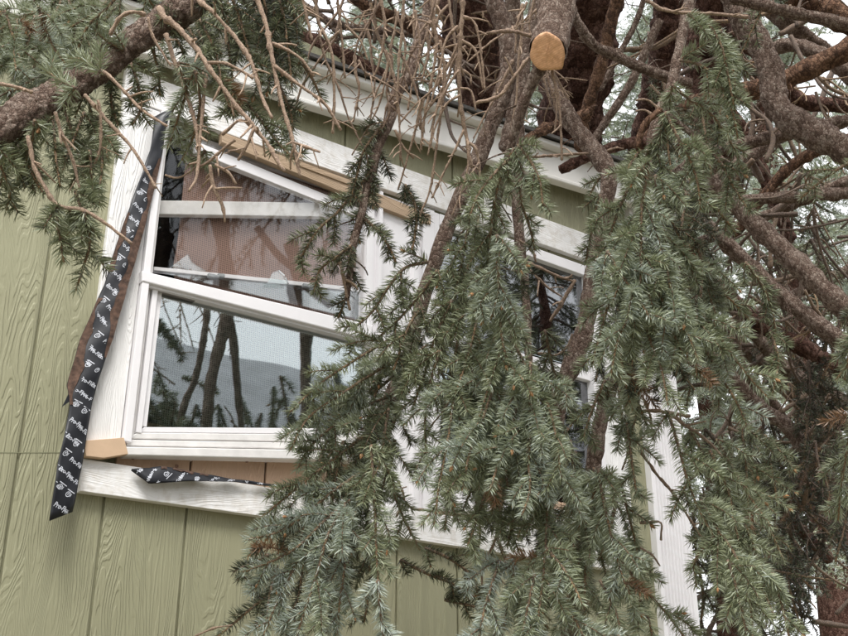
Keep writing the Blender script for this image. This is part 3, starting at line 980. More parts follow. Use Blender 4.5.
def ribbon(rows, name, label, seed, sag=0.006, text_from=0.0, e1=(0.8, 0.6)):
    """rows: left sight point, right sight point, stand-off left, stand-off right, black from, black to (0..1 across)"""
    root = empty(name, tuple(W(rows[-1][0], rows[-1][1], rows[-1][4])))
    tag(root, label, 'flashing tape')
    L = np.array([W(r[0], r[1], r[4]) for r in rows]); R = np.array([W(r[2], r[3], r[5]) for r in rows])
    dn = 60
    mid = (L + R) / 2
    s = np.concatenate([[0], np.cumsum(np.linalg.norm(np.diff(mid, axis=0), axis=1))])
    u = np.linspace(0, s[-1], dn)
    rr = np.random.default_rng(seed)
    Lc = np.stack([np.interp(u, s, L[:, k]) for k in range(3)], -1)
    Rc = np.stack([np.interp(u, s, R[:, k]) for k in range(3)], -1)
    nv = 9
    t = np.linspace(0, 1, nv)
    G = Lc[:, None] * (1 - t)[None, :, None] + Rc[:, None] * t[None, :, None]
    G[..., 1] -= sag * np.sin(t * math.pi)[None] * (0.5 + 0.5 * np.sin(u * 17 + 1))[:, None] + 0.0025 * np.sin(u * 61 + 2)[:, None] * np.cos(t * 4)[None]
    def surf(sv, tv, lift):
        i = np.clip(np.interp(sv, u, np.arange(dn)), 0, dn - 1.001)
        a = int(i); f = i - a
        j = np.clip(tv, 0, 1) * (nv - 1.001); b = int(j); g = j - b
        p = (G[a, b] * (1 - f) * (1 - g) + G[a + 1, b] * f * (1 - g) + G[a, b + 1] * (1 - f) * g + G[a + 1, b + 1] * f * g)
        return p + np.array([0, -lift, 0])
    acc = Acc()
    th = np.array([0, 0.0012, 0])
    V = np.concatenate([G.reshape(-1, 3), (G + th).reshape(-1, 3)])
    i = np.arange(dn - 1)[:, None] * nv; j = np.arange(nv - 1)[None]
    f = np.stack([i + j, i + j + 1, i + nv + j + 1, i + nv + j], -1).reshape(-1, 4)
    o = dn * nv
    side = [(a * nv, (a + 1) * nv, (a + 1) * nv + o, a * nv + o) for a in range(dn - 1)] + \
           [(a * nv + nv - 1, a * nv + nv - 1 + o, (a + 1) * nv + nv - 1 + o, (a + 1) * nv + nv - 1) for a in range(dn - 1)] + \
           [(b, b + o, b + 1 + o, b + 1) for b in range(nv - 1)] + [((dn - 1) * nv + b, (dn - 1) * nv + b + 1, (dn - 1) * nv + b + 1 + o, (dn - 1) * nv + b + o) for b in range(nv - 1)]
    acc.add(V, None, np.vstack([f, f[:, ::-1] + o, np.array(side)]))
    acc.build('strip', 'tape_black', root)
    bl0 = np.interp(u, s, [r[6] for r in rows]); bl1 = np.interp(u, s, [r[7] for r in rows])
    # torn wood-fibre backing left on both edges
    for which in (0, 1):
        acc = Acc()
        V, cnt = [], 0
        for a in range(dn):
            jag = 0.05 * rr.normal() + 0.05 * math.sin(a * 1.3)
            c0, c1 = (0.0, bl0[a] + (jag if bl0[a] > 0.03 else 0)) if which == 0 else (bl1[a] + (jag if bl1[a] < 0.97 else 0), 1.0)
            c0, c1 = np.clip(c0, 0, 1), np.clip(c1, 0, 1)
            if c1 < c0: c1 = c0
            for q in range(4):
                V.append(surf(u[a], c0 + (c1 - c0) * q / 3, 0.0010 + 0.0016 * rr.random()))
        ii = np.arange(dn - 1)[:, None] * 4; jj = np.arange(3)[None]
        ff = np.stack([ii + jj, ii + jj + 1, ii + 5 + jj, ii + 4 + jj], -1).reshape(-1, 4)
        V = np.array(V)
        wd = np.linalg.norm(V.reshape(dn, 4, 3)[:, 3] - V.reshape(dn, 4, 3)[:, 0], axis=1)
        ok_ = (wd[:-1] > 0.004) & (wd[1:] > 0.004)
        start = None
        for a in range(dn):                       # each unbroken patch is its own piece
            if a < dn - 1 and ok_[a]:
                if start is None: start = a
            elif start is not None:
                if a - start > 1:
                    acc = Acc()
                    sel = [q for q in range(len(ff)) if start * 3 <= q < a * 3]
                    acc.add(V, None, ff[sel])
                    me_o = acc.build('torn_backing', 'torn_backing', root)
                    bm = bmesh.new(); bm.from_mesh(me_o.data)
                    bmesh.ops.delete(bm, geom=[v_ for v_ in bm.verts if not v_.link_faces], context='VERTS')
                    bm.to_mesh(me_o.data); bm.free()
                start = None
    # print
    acc = Acc()
    width = np.linalg.norm(R - L, axis=1).max()
    e1 = np.array(e1); e2 = np.array([e1[1], -e1[0]])
    row = 0
    for a in np.arange(-0.1, s[-1] + 0.15, 0.0195):
        for c in (-1, 0, 1, 2):
            V, F = LOGO if row % 5 in (3, 4) else WORD
            org = np.array([0.004 + c * 0.048 + (row % 2) * 0.021, a])
            pts = org + V[:, :1] * e1 + V[:, 1:] * e2            # (across, along)
            ok, P3 = [], []
            for tv, sv in pts:
                wd = np.interp(sv, u, np.linalg.norm(Rc - Lc, axis=1))
                q = tv / max(wd, 1e-4)
                inside = 0 < sv < s[-1] and np.interp(sv, u, bl0) + 0.02 < q < np.interp(sv, u, bl1) - 0.02 and sv > text_from
                ok.append(inside)
                P3.append(surf(sv, q, 0.0006) if inside else np.zeros(3))
            P3 = np.array(P3)
            for fc in F:
                if all(ok[i_] for i_ in fc):
                    for i_ in range(1, len(fc) - 1):
                        acc.add(P3[[fc[0], fc[i_], fc[i_ + 1]]], [(0, 1, 2)])
        row += 1
    acc.build('printed_lettering', 'tape_print', root, smooth=False)['kind'] = 'stuff'
    return root

ribbon([(154, 117, 174, 107, 0.035, 0.05, 0, 1), (154, 127, 166, 126, 0.045, 0.045, 0, 1), (150, 150, 164, 145, 0.04, 0.04, 0.0, 0.95),
        (141, 176, 157, 178, 0.04, 0.04, 0.15, 0.55), (131, 203, 150, 205, 0.038, 0.042, 0.0, 0.8), (117, 242, 140, 245, 0.034, 0.045, 0.2, 0.6),
        (104, 285, 128, 285, 0.03, 0.045, 0.05, 0.7), (92, 312, 120, 314, 0.03, 0.045, 0.15, 0.66), (79, 342, 112, 341, 0.03, 0.045, 0.28, 0.85),
        (67, 385, 99, 378, 0.035, 0.045, 0.34, 1.0), (68.5, 397, 95, 394, 0.04, 0.045, 0.12, 1.0), (70, 408, 91.5, 406, 0.045, 0.045, 0, 1),
        (63, 440, 87, 436, 0.055, 0.048, 0, 1), (57, 468, 82, 466, 0.06, 0.05, 0, 1), (53, 495, 77, 492, 0.06, 0.055, 0, 1), (49.5, 521, 72.5, 512, 0.055, 0.05, 0, 1)],
       'flashing_tape', 'long black printed flashing tape peeling off the left side of the broken window', 3, text_from=0.16)
ribbon([(131, 469, 131.5, 470.5, 0.034, 0.034, 0, 1), (140, 468, 140, 477, 0.036, 0.04, 0, 1), (150, 467.5, 149, 484, 0.036, 0.046, 0, 1), (160, 466, 160, 483, 0.034, 0.048, 0.12, 1),
        (180, 469, 180, 481.5, 0.034, 0.05, 0.2, 1), (205, 474, 205, 481, 0.034, 0.046, 0.2, 1), (235, 479, 235, 482, 0.034, 0.04, 0.1, 1), (290, 486, 290, 489, 0.034, 0.036, 0, 1)],
       'flashing_tape', 'short pointed scrap of black printed tape curling over the lower white trim', 5, sag=0.004, e1=(-0.78, 0.62))
# pointed scrap that stands off the long strip
t = slab('tape_scrap', [(62, 407), (70, 391), (73, 399)], 0.042, 0.0015, 'tape_black')
tag(t, 'tiny pointed black scrap at the edge of the long tape', 'tape scrap')
t = slab('glass_shard', [(268, 283), (273, 272), (279, 270), (285, 275), (289, 284)], -0.008, 0.006, 'glass_edge')
tag(t, 'jagged clear glass shard standing on the cracked rail of the left window', 'glass shard')

# ------------------------------------------------------------------ house across the yard, seen only as a reflection
NB = empty('neighbour_house', (4, -17, 0))
tag(NB, 'grey house across the yard, mirrored in the lower left pane', 'house')
box('wall', -4, 16, -16, -9.6, 0, 5.4, 'neighbour_wall', NB)
bm = bmesh.new()
v = [bm.verts.new(c) for c in ((-4.5, -9.1, 5.45), (16.5, -9.1, 5.45), (16.5, -12.6, 7.95), (-4.5, -12.6, 7.95), (-4.5, -16.5, 5.45), (16.5, -16.5, 5.45))]
for f in ((0, 1, 2, 3), (3, 2, 5, 4), (0, 3, 4), (1, 5, 2)):
    bm.faces.new([v[i] for i in f])
bm_obj('roof', bm, 'neighbour_roof', NB)

# ------------------------------------------------------------------ the fallen spruce: stems and limbs
def PXR(rpx, depth):                # pixel radius at a depth to metres
    return rpx * depth / FPX

def limb(name, px, rpx, depth, mat, **kw):
    d = depth if isinstance(depth, tuple) else (depth, depth)
    rs = np.linspace(rpx[0], rpx[1], len(px)) if len(rpx) == 2 else rpx
    dd = np.linspace(d[0], d[1], len(px))
    return wood(name, qpath(px, depth), [PXR(a, b) for a, b in zip(rs, dd)], mat, **kw)

# big stems that rest on the eave
limb('trunk', [(440, -260), (452, -120), (462, -30), (472, 30), (482, 80), (490, 128), (500, 190)], (30, 30, 29, 28, 26, 23, 20), (3.7, 4.05), 'bark_trunk', seg=40, rough=0.03)
limb('trunk', [(640, -300), (612, -150), (592, -40), (580, 40), (573, 100), (568, 160), (566, 230)], (44, 42, 38, 36, 34, 31, 28), (4.0, 4.5), 'bark_trunk', seg=44, rough=0.03)
limb('limb', [(690, -160), (672, -20), (667, 40), (657, 90), (646, 140), (640, 180)], (17, 15), (4.3, 4.6), 'bark_trunk', seg=24)
limb('limb', [(720, -180), (712, -20), (706, 60), (712, 110), (720, 150), (724, 210)], (24, 20), (4.7, 5.0), 'bark_trunk', seg=26)
limb('limb', [(700, -60), (770, -20), (810, 0), (848, 22), (900, 50)], (13, 13), (4.6, 4.4), 'bark_red', seg=22)
limb('limb', [(770, 10), (795, 30), (815, 45), (835, 62), (870, 90)], (8, 9), 4.6, 'bark_limb', seg=18)

# limb across the upper left
A1 = limb('limb', [(-90, 190), (-30, 150), (0, 129), (25, 112), (62, 92), (105, 62), (150, 30), (205, -5), (290, -70), (380, -150)], (15, 15.5, 16, 16.5, 16, 15, 14.5, 14.5, 15, 16), (1.62, 2.1), 'bark_limb', seg=48, rough=0.05, step=0.005, side=10, sidelen=(0.015, 0.05))
# sawn stub
stub_p = [Q(585, -140, 2.45), Q(568, -50, 2.35), Q(558, 5, 2.27), Q(550, 42, 2.20), Q(547.5, 51, 2.175)]
wood('limb', stub_p, [PXR(r, 2.3) for r in (20, 19, 18, 17.5, 17.3)], 'bark_limb', seg=30, rough=0.03, cap=False)
d = unit(stub_p[-1] - stub_p[-2]); d = unit(d + unit(CAM - stub_p[-1]) * 0.9)
acc = Acc()
a_ = np.linspace(0, 2 * math.pi, 40, endpoint=False)
u_ = unit(np.cross(d, [0, 0, 1])); v_ = np.cross(d, u_)
c_ = stub_p[-1] + d * 0.010
rings = [np.array([c_ + d * (0.0025 if k == 0 else 0.0) + d * rng.normal(0, 0.0006) + (u_ * math.cos(t) * 1.0 + v_ * math.sin(t) * 1.12) * PXR(16.6, 2.2) * f * (1.04 + 0.035 * math.sin(3 * t) + 0.02 * math.sin(7 * t + 1) + (0.22 * math.exp(-((t - 2.2) / 0.25) ** 2) if f > 0.7 else 0)) for t in a_])
         for k, f in enumerate((0.12, 0.45, 0.8, 0.98))] + [np.array([c_ - d * 0.02 + (u_ * math.cos(t) + v_ * math.sin(t) * 1.1) * PXR(16.4, 2.2) for t in a_])]
V = np.vstack(rings)
f4 = [(k * 40 + j, k * 40 + (j + 1) % 40, (k + 1) * 40 + (j + 1) % 40, (k + 1) * 40 + j) for k in range(4) for j in range(40)]
acc.add(V, None, f4); acc.add(rings[0].mean(0)[None].repeat(1, 0), None, None)
acc.add(np.vstack([rings[0], rings[0].mean(0)[None]]), [(j, (j + 1) % 40, 40) for j in range(40)])
nt = MAT['sawn_wood'].node_tree                # growth rings round the pith
bs = [n for n in nt.nodes if n.type == 'BSDF_PRINCIPLED'][0]
src = bs.inputs['Base Color'].links[0].from_socket
mp = coords(nt)
mp.inputs['Location'].default_value = tuple(-(c_ - np.array(TREE.location) + u_ * 0.006) * 1.0)
wv = N(nt, 'TexWave', wave_type='RINGS', rings_direction='SPHERICAL', i_Scale=95.0, i_Distortion=3.0, i_Detail=3.0)
wv.inputs['Detail Scale'].default_value = 2.0
nt.links.new(mp.outputs[0], wv.inputs['Vector'])
mr = N(nt, 'MapRange'); mr.inputs[3].default_value, mr.inputs[4].default_value = 0.0, 0.4
nt.links.new(wv.outputs['Fac'], mr.inputs[0])
mxr = N(nt, 'MixRGB'); mxr.inputs[2].default_value = (0.60, 0.29, 0.13, 1)
nt.links.new(mr.outputs[0], mxr.inputs[0]); nt.links.new(src, mxr.inputs[1]); nt.links.new(mxr.outputs[0], bs.inputs['Base Color'])
cf = acc.build('sawn_end', 'sawn_wood', TREE)
cf['label'] = 'freshly sawn pale orange end of a cut limb'

GREY = 'bark_limb'
# hanging stems in front of the house
limb('branch', [(470, -120), (484, -30), (500, 18), (510, 58), (502, 95), (489, 130), (478, 160), (465, 188), (452, 217), (440, 248), (425, 292), (415, 330), (407, 362), (391, 398), (374, 430), (364, 468), (351, 505), (343, 535)],
     (9, 9, 9, 9, 9, 8.5, 8, 8, 8, 7.5, 7, 7, 7.5, 7.5, 7, 6.5, 6.5, 5), (2.75, 2.35), GREY, seg=18, side=10, sidelen=(0.03, 0.09))
limb('branch', [(440, -60), (428, 10), (418, 45), (411, 72), (396, 95), (390, 120), (378, 146), (370, 176), (362, 212), (353, 248), (347, 300)], (6, 6, 6, 6, 6, 5.5, 5, 4.5, 4, 3.5, 2.5), (2.6, 2.35), GREY, seg=14, side=7, sidelen=(0.03, 0.08))
limb('branch', [(541, 66), (531, 84), (521, 110), (513, 138), (508, 160), (498, 200), (492, 240), (497, 280), (505, 318), (510, 345), (508, 380)], (7, 6, 5.5, 5, 4.5, 4, 4, 4, 4, 4, 3), (2.2, 2.3), GREY, seg=12, side=6)
limb('branch', [(560, -60), (540, 0), (527, 40), (521, 90), (517, 160), (517, 205), (520, 245), (525, 285), (527, 318), (528, 350), (535, 400)], (8, 7, 7, 6.5, 6, 5.5, 5, 4.5, 4, 4, 3), (2.7, 2.45), GREY, seg=14, side=6)
limb('branch', [(540, 60), (565, 112), (585, 140), (600, 158), (609, 180), (601, 225), (592, 275), (586, 325), (573, 362), (561, 392), (556, 425)], (9, 9, 9, 9, 8.5, 7, 7, 9.5, 9.5, 9, 7), (2.9, 2.55), GREY, seg=18, side=5)
limb('branch', [(640, 330), (614, 380), (602, 415), (596, 450), (589, 500), (582, 545), (577, 600), (570, 660)], (6, 7, 7.5, 7.5, 8, 9, 9, 9), (2.75, 2.6), 'bark_limb', seg=16, side=3)
limb('branch', [(720, -120), (700, -40), (690, 0), (683, 32), (677, 62), (671, 88), (661, 111), (653, 140), (650, 165), (645, 200)], (6, 6, 6, 5.5, 5.5, 5.5, 6, 6.5, 5, 3.5), (2.45, 2.2), GREY, seg=14, side=4)
limb('branch', [(664, 112), (684, 128), (706, 148)], (3.2, 2.4), 2.2, 'bark_limb', seg=8)
limb('branch', [(636, 150), (644, 125), (661, 110)], (4, 3.2), 2.2, 'bark_red', seg=8)

# limbs behind and beside the house corner
limb('limb', [(700, -120), (730, -10), (745, 20), (761, 48), (772, 75), (775, 100), (787, 117), (812, 132), (848, 152), (930, 200)], (11, 11, 12, 12.5, 12, 12.5, 14, 14.5, 15, 16), (3.3, 3.0), 'bark_limb', seg=40, rough=0.05, step=0.008, side=8)
limb('limb', [(640, 148), (680, 114), (705, 102), (735, 95), (775, 84), (805, 71), (848, 50), (930, 10)], (8, 9, 10, 10, 10, 10, 11, 12), (3.9, 3.6), 'bark_red', seg=24, side=4)
limb('limb', [(730, -2), (757, 4), (790, 12), (848, 25), (930, 45)], (6, 6.5), 3.0, 'bark_limb', seg=14, side=4)
limb('limb', [(640, 214), (700, 207), (756, 199), (800, 197), (848, 193), (930, 190)], (5, 6.5), (4.0, 3.7), 'bark_limb', seg=16, side=6, sidelen=(0.05, 0.2))
limb('limb', [(690, 165), (730, 200), (761, 230), (785, 252), (811, 277), (846, 310), (920, 380)], (7, 9, 10, 10.5, 11, 11, 12), (3.9, 3.6), 'bark_limb', seg=20, side=6, sidelen=(0.05, 0.18))
limb('limb', [(690, 210), (742, 258), (773, 289), (803, 313), (832, 335), (870, 355)], (7, 9.5), (4.1, 3.9), 'bark_limb', seg=20, side=6, sidelen=(0.05, 0.2))
limb('limb', [(640, 195), (681, 241), (704, 269), (732, 300), (757, 322), (790, 340), (822, 358), (860, 378)], (8, 9), (4.4, 4.2), 'bark_trunk', seg=18, side=6, sidelen=(0.05, 0.2))
limb('limb', [(660, 300), (700, 342), (723, 368), (761, 408), (786, 425), (808, 453), (840, 490)], (7, 7.5), (4.2, 4.0), 'bark_limb', seg=16, side=6, sidelen=(0.05, 0.2))
limb('limb', [(720, 360), (765, 395), (800, 440), (860, 470)], (6, 6), 4.6, 'bark_limb', seg=12, side=6, sidelen=(0.05, 0.2))
limb('limb', [(700, 450), (735, 480), (770, 500), (830, 560)], (6, 6), 4.8, 'bark_trunk', seg=12, side=6, sidelen=(0.05, 0.2))
limb('limb', [(640, -60), (617, 0), (605, 50), (594, 88), (586, 115), (580, 150)], (6.5, 6), (3.6, 3.7), 'bark_red', seg=14, side=5)
limb('limb', [(560, -10), (579, 25), (594, 45), (614, 55), (637, 66), (664, 76), (690, 84)], (5, 5.5), (2.8, 2.9), 'bark_limb', seg=14, side=2)
limb('limb', [(660, 20), (634, 77), (619, 102), (597, 135), (590, 150)], (4.5, 4), 3.8, 'bark_limb', seg=10, side=4, sidelen=(0.05, 0.15))
limb('limb', [(650, -20), (636, 22), (616, 60), (600, 90)], (3, 3), 4.0, 'bark_limb', seg=10, side=5, sidelen=(0.05, 0.15))
limb('limb', [(240, -10), (270, 18), (299, 37), (337, 55), (372, 73), (400, 89), (440, 113)], (9, 9.5, 9.5, 9.5, 9, 9, 9), (3.25, 3.55), 'bark_trunk', seg=20, side=14, sidelen=(0.06, 0.25))
limb('limb', [(300, -40), (357, 0), (387, 15), (420, 31), (450, 50)], (6, 6.5), 3.6, 'bark_red', seg=14, side=10, sidelen=(0.06, 0.25))
limb('limb', [(290, -5), (330, 22), (372, 30), (410, 34), (440, 40)], (4, 4), 3.8, 'bark_limb', seg=10, side=10, sidelen=(0.06, 0.25))
limb('broken_limb', [(525, 140), (548, 128), (572, 119), (596, 106)], (4, 5.5, 4.5, 2), (3.3, 3.5), 'bark_red', seg=16, rough=0.16, side=5, sidelen=(0.03, 0.08))
limb('limb', [(560, 170), (600, 152), (640, 142), (690, 150)], (5, 6), 3.7, 'bark_trunk', seg=12, side=3)
limb('limb', [(505, -60), (512, 0), (520, 60), (512, 120), (505, 150)], (8, 7), 3.3, 'bark_limb', seg=14, side=4)

# more of the crown's limbs beyond the corner
for px, r, dep, mt in [([(640, 205), (700, 158), (760, 140), (860, 118)], (6, 7), (4.3, 4.0), 'bark_limb'), ([(690, 246), (760, 218), (860, 176)], (5, 6), (4.6, 4.3), 'bark_limb'),
        ([(715, 335), (780, 302), (860, 265)], (5, 6), 4.7, 'bark_limb'), ([(745, 72), (790, 45), (860, 75)], (7, 8), (4.3, 4.0), 'bark_limb'), ([(670, 40), (735, 118), (770, 190), (790, 240)], (6, 7), 4.8, 'bark_trunk'),
        ([(800, 118), (745, 160), (705, 192), (670, 230)], (8, 7), 4.5, 'bark_limb'), ([(870, 130), (800, 160), (765, 195), (735, 235)], (6, 5), 4.2, 'bark_red'), ([(700, 15), (765, 60), (800, 100), (860, 105)], (7, 8), 4.9, 'bark_trunk'),
        ([(680, 300), (740, 345), (800, 400), (860, 430)], (8, 8), 4.9, 'bark_limb'), ([(690, 270), (735, 310), (790, 372), (860, 410)], (7, 8), 4.5, 'bark_limb'), ([(650, 250), (690, 290), (720, 340)], (6, 6), 4.6, 'bark_trunk')]:
    limb('limb', px, r, dep, mt, seg=14, side=5, sidelen=(0.05, 0.2))

# ------------------------------------------------------------------ dead tan twigs
def dead(px, r0, r1, depth, side=3, sl=(0.015, 0.05), tint=0.55):
    d = depth if isinstance(depth, tuple) else (depth, depth)
    limb('dead_twig', px, (r0 * 0.8, r1 * 0.8), depth, 'dead_twig', seg=8, rough=0.2, step=0.006, side=side, sidelen=sl, siderad=PXR(1.5, d[0]), tint=tint)

DEAD = [
 ([(158, 8), (164, 16), (182, 32), (197, 50), (208, 66), (232, 100), (254, 127), (268, 145), (284, 171)], 4.0, 2.4, (1.85, 1.75), 7),
 ([(185, -20), (198, 0), (213, 12), (237, 40), (253, 66), (262, 97), (272, 118)], 2.8, 2.0, (1.9, 1.8), 5),
 ([(250, -40), (258, 0), (266, 25), (272, 57), (279, 92), (285, 115), (293, 141), (300, 176)], 3.2, 2.0, (1.9, 1.8), 7),
 ([(272, 43), (288, 50), (302, 60), (314, 76)], 2.0, 1.5, 1.87, 2),
 ([(275, 66), (298, 84), (318, 98), (328, 108), (341, 130)], 2.4, 1.7, 1.85, 5),
 ([(208, 63), (224, 63), (240, 70), (253, 78)], 2.0, 1.8, 1.8, 2),
 ([(95, 68), (107, 74), (125, 92), (142, 110), (167, 126)], 2.6, 1.8, (1.72, 1.65), 4),
 ([(85, 95), (107, 120), (127, 142), (140, 160), (156, 188)], 2.3, 1.6, (1.72, 1.66), 5),
 ([(-10, 82), (12, 86), (32, 92)], 2.4, 2.2, 1.66, 1),
 ([(166, 34), (175, 62), (187, 95), (195, 122), (199, 152)], 3.0, 2.0, (1.86, 1.8), 4),
 ([(206, 66), (203, 105), (200, 140), (197, 175), (189, 191)], 2.4, 1.7, (1.84, 1.76), 5),
 ([(28, 136), (34, 165), (44, 186), (58, 205), (82, 210), (102, 221), (131, 243)], 3.0, 2.0, (1.66, 1.62), 3),
 ([(55, 112), (62, 135), (72, 158), (80, 190)], 2.6, 1.6, 1.68, 4),
 ([(98, 100), (101, 120), (100, 150), (92, 168)], 2.0, 1.4, 1.7, 4),
 ([(110, 35), (118, 20), (130, 12), (145, 14)], 2.6, 2.0, 1.75, 0),
 ([(148, 17), (152, 35), (162, 52), (171, 66)], 1.6, 1.2, 1.7, 2),
 ([(222, 135), (240, 120), (252, 128)], 1.8, 1.5, 1.78, 1),
 ([(254, 128), (246, 148), (238, 160)], 2.0, 1.5, 1.76, 2),
 ([(293, 142), (306, 147), (320, 152)], 2.0, 1.6, 1.8, 2),
 ([(210, 165), (213, 185), (222, 205), (225, 222)], 2.4, 1.6, 1.78, 4),
 ([(215, 165), (228, 172), (236, 184)], 2.0, 1.5, 1.78, 1),
 ([(235, 140), (222, 150), (208, 162), (197, 168)], 2.0, 1.6, 1.8, 2),
 ([(165, 175), (178, 178), (192, 170), (205, 158)], 1.2, 1.0, 1.9, 0),
 # tangle over the middle of the eave
 ([(466, -60), (463, 0), (460, 45), (459, 85), (462, 115), (467, 140), (472, 168)], 3.0, 2.2, 2.3, 10),
 ([(463, 17), (474, 22), (480, 45), (485, 90)], 1.8, 1.2, 2.28, 2),
 ([(462, 40), (476, 52), (483, 88)], 1.8, 1.2, 2.28, 2),
 ([(460, 88), (471, 91), (476, 110)], 1.7, 1.2, 2.28, 0),
 ([(463, 70), (470, 75), (471, 84)], 1.3, 1.0, 2.28, 0),
 ([(458, 26), (446, 40), (440, 68), (430, 106)], 1.9, 1.3, 2.28, 3),
 ([(459, 70), (448, 86), (436, 112), (428, 155)], 1.7, 1.2, 2.28, 3),
 ([(460, 95), (446, 105), (435, 128), (430, 148)], 1.6, 1.1, 2.28, 2),
 ([(466, 140), (476, 150), (480, 175), (474, 200)], 1.8, 1.2, 2.26, 3),
 ([(464, 130), (455, 150), (444, 172), (432, 198)], 1.8, 1.2, 2.26, 3),
 ([(468, 142), (468, 165), (462, 190), (452, 215)], 1.6, 1.0, 2.25, 2),
 ([(448, 5), (438, 18), (430, 42), (425, 70)], 1.8, 1.3, 2.35, 3),
 ([(430, -20), (434, 20), (436, 50), (430, 90), (424, 120), (421, 150)], 2.4, 1.5, 2.35, 6),
 ([(424, 98), (416, 128), (407, 160), (398, 190)], 1.8, 1.2, 2.4, 4),
 ([(440, 40), (445, 75), (441, 110), (436, 150), (430, 190), (420, 215)], 1.8, 1.2, 2.3, 5),
 ([(395, 130), (402, 145), (414, 158)], 1.6, 1.2, 2.4, 1),
 ([(315, -20), (318, 20), (331, 50), (334, 90), (333, 133)], 2.4, 1.6, 2.05, 7),
 ([(335, -20), (341, 30), (345, 78)], 1.8, 1.4, 2.1, 4),
 ([(340, 30), (328, 42), (321, 48)], 1.5, 1.2, 2.08, 0),
 ([(345, 25), (360, 40), (368, 60)], 1.6, 1.2, 2.1, 2),
 ([(405, -20), (402, 30), (399, 60), (397, 105)], 2.0, 1.4, 2.3, 5),
 ([(378, -10), (385, 25), (380, 60), (372, 80)], 1.8, 1.3, 2.4, 5),
 ([(300, -15), (306, 15), (312, 40)], 2.0, 1.4, 1.95, 3),
 ([(415, 10), (420, 50), (412, 85), (408, 110)], 1.7, 1.2, 2.4, 4),
 ([(389, 60), (382, 95), (372, 120), (352, 155)], 1.4, 1.0, 2.45, 3),
 ([(551, 66), (557, 90), (560, 112), (562, 160)], 2.2, 1.4, 2.2, 3),
 ([(476, 103), (499, 96), (514, 77), (529, 58)], 2.4, 2.2, 2.25, 2),
 ([(532, 36), (508, 31), (487, 33)], 2.5, 2.0, 2.3, 1),
 ([(646, 0), (665, 10), (690, 13), (718, 14), (748, 17)], 2.6, 1.8, 2.2, 2),
 ([(520, 158), (560, 155), (600, 152), (618, 147)], 1.8, 1.4, 2.8, 4),
 ([(661, 111), (648, 100), (636, 100)], 1.5, 1.1, 2.2, 0),
 ([(655, 118), (645, 110), (636, 111)], 1.4, 1.0, 2.2, 0),
 ([(538, 353), (556, 355), (567, 347), (572, 334)], 1.6, 1.2, 2.55, 0),
 ([(575, 280), (560, 306), (550, 321)], 2.4, 2.2, 2.5, 1),
 ([(527, 262), (545, 270), (560, 277), (575, 282)], 2.0, 1.5, 2.5, 3),
 ([(530, 270), (545, 285), (562, 297)], 1.6, 1.3, 2.5, 2),
 ([(519, 240), (532, 250), (536, 262)], 1.4, 1.2, 2.5, 0),
 ([(634, 412), (655, 411), (690, 416)], 2.4, 2.0, 2.2, 2),
 ([(668, 412), (684, 424), (704, 438), (722, 456)], 2.4, 1.6, 2.2, 2),
 ([(642, 395), (650, 415), (652, 432)], 1.5, 1.2, 2.25, 0),
 ([(640, 450), (655, 472), (672, 492), (684, 510), (703, 540)], 2.0, 1.4, 2.25, 3),
 ([(640, 523), (650, 522), (661, 523), (661, 540)], 1.7, 1.3, 2.2, 0),
 ([(640, 548), (652, 555), (660, 566)], 1.4, 1.0, 2.2, 0),
 ([(618, 388), (622, 420), (628, 450), (622, 470)], 1.6, 1.2, 2.3, 1),
 ([(340, 262), (346, 290), (350, 310)], 2.4, 1.5, 2.35, 2),
 ([(455, 390), (444, 410), (432, 425), (424, 440)], 1.4, 1.0, 2.2, 1),
 ([(440, 360), (430, 345), (420, 350)], 1.4, 1.0, 2.2, 0),
 ([(512, 478), (503, 500), (495, 540), (483, 565), (482, 585)], 1.8, 1.2, 2.3, 2),
 ([(508, 555), (500, 575), (493, 595)], 1.8, 1.4, 2.3, 2),
 ([(385, 478), (398, 495), (412, 508), (424, 510)], 1.9, 1.5, 2.55, 4),
 ([(398, 480), (404, 500), (396, 517)], 1.5, 1.1, 2.55, 1),
 ([(195, 636), (215, 628), (232, 625)], 1.2, 0.9, 2.2, 0),
]
for e in DEAD:
    dead(e[0], e[1], e[2], e[3], e[4], tint=0.55 if e[0][0][0] < 500 else 0.45)

for _ in range(30):                              # more pale bare twigs trailing across the eave
    x, y = rng.uniform(305, 560), rng.uniform(-30, 60)
    L = rng.uniform(50, 130); a = math.radians(rng.uniform(70, 115))
    px = [(x, y)]
    for k in range(4):
        a += rng.normal(0, 0.22)
        px.append((px[-1][0] + math.cos(a) * L / 4, px[-1][1] + math.sin(a) * L / 4))
    dead(px, rng.uniform(1.4, 2.1), 1.1, rng.uniform(2.25, 2.6), int(rng.integers(3, 7)), sl=(0.02, 0.07), tint=rng.uniform(0.35, 0.65))

# fine dark tangle among the limbs beyond the eave
def in_poly(x, y, poly):
    c, n = False, len(poly)
    for i in range(n):
        x0, y0 = poly[i]; x1, y1 = poly[i - 1]
        if (y0 > y) != (y1 > y) and x < (x1 - x0) * (y - y0) / (y1 - y0) + x0: c = not c
    return c

def rand_in(poly):
    xs = [p[0] for p in poly]; ys = [p[1] for p in poly]
    while True:
        x, y = rng.uniform(min(xs), max(xs)), rng.uniform(min(ys), max(ys))
        if in_poly(x, y, poly): return x, y

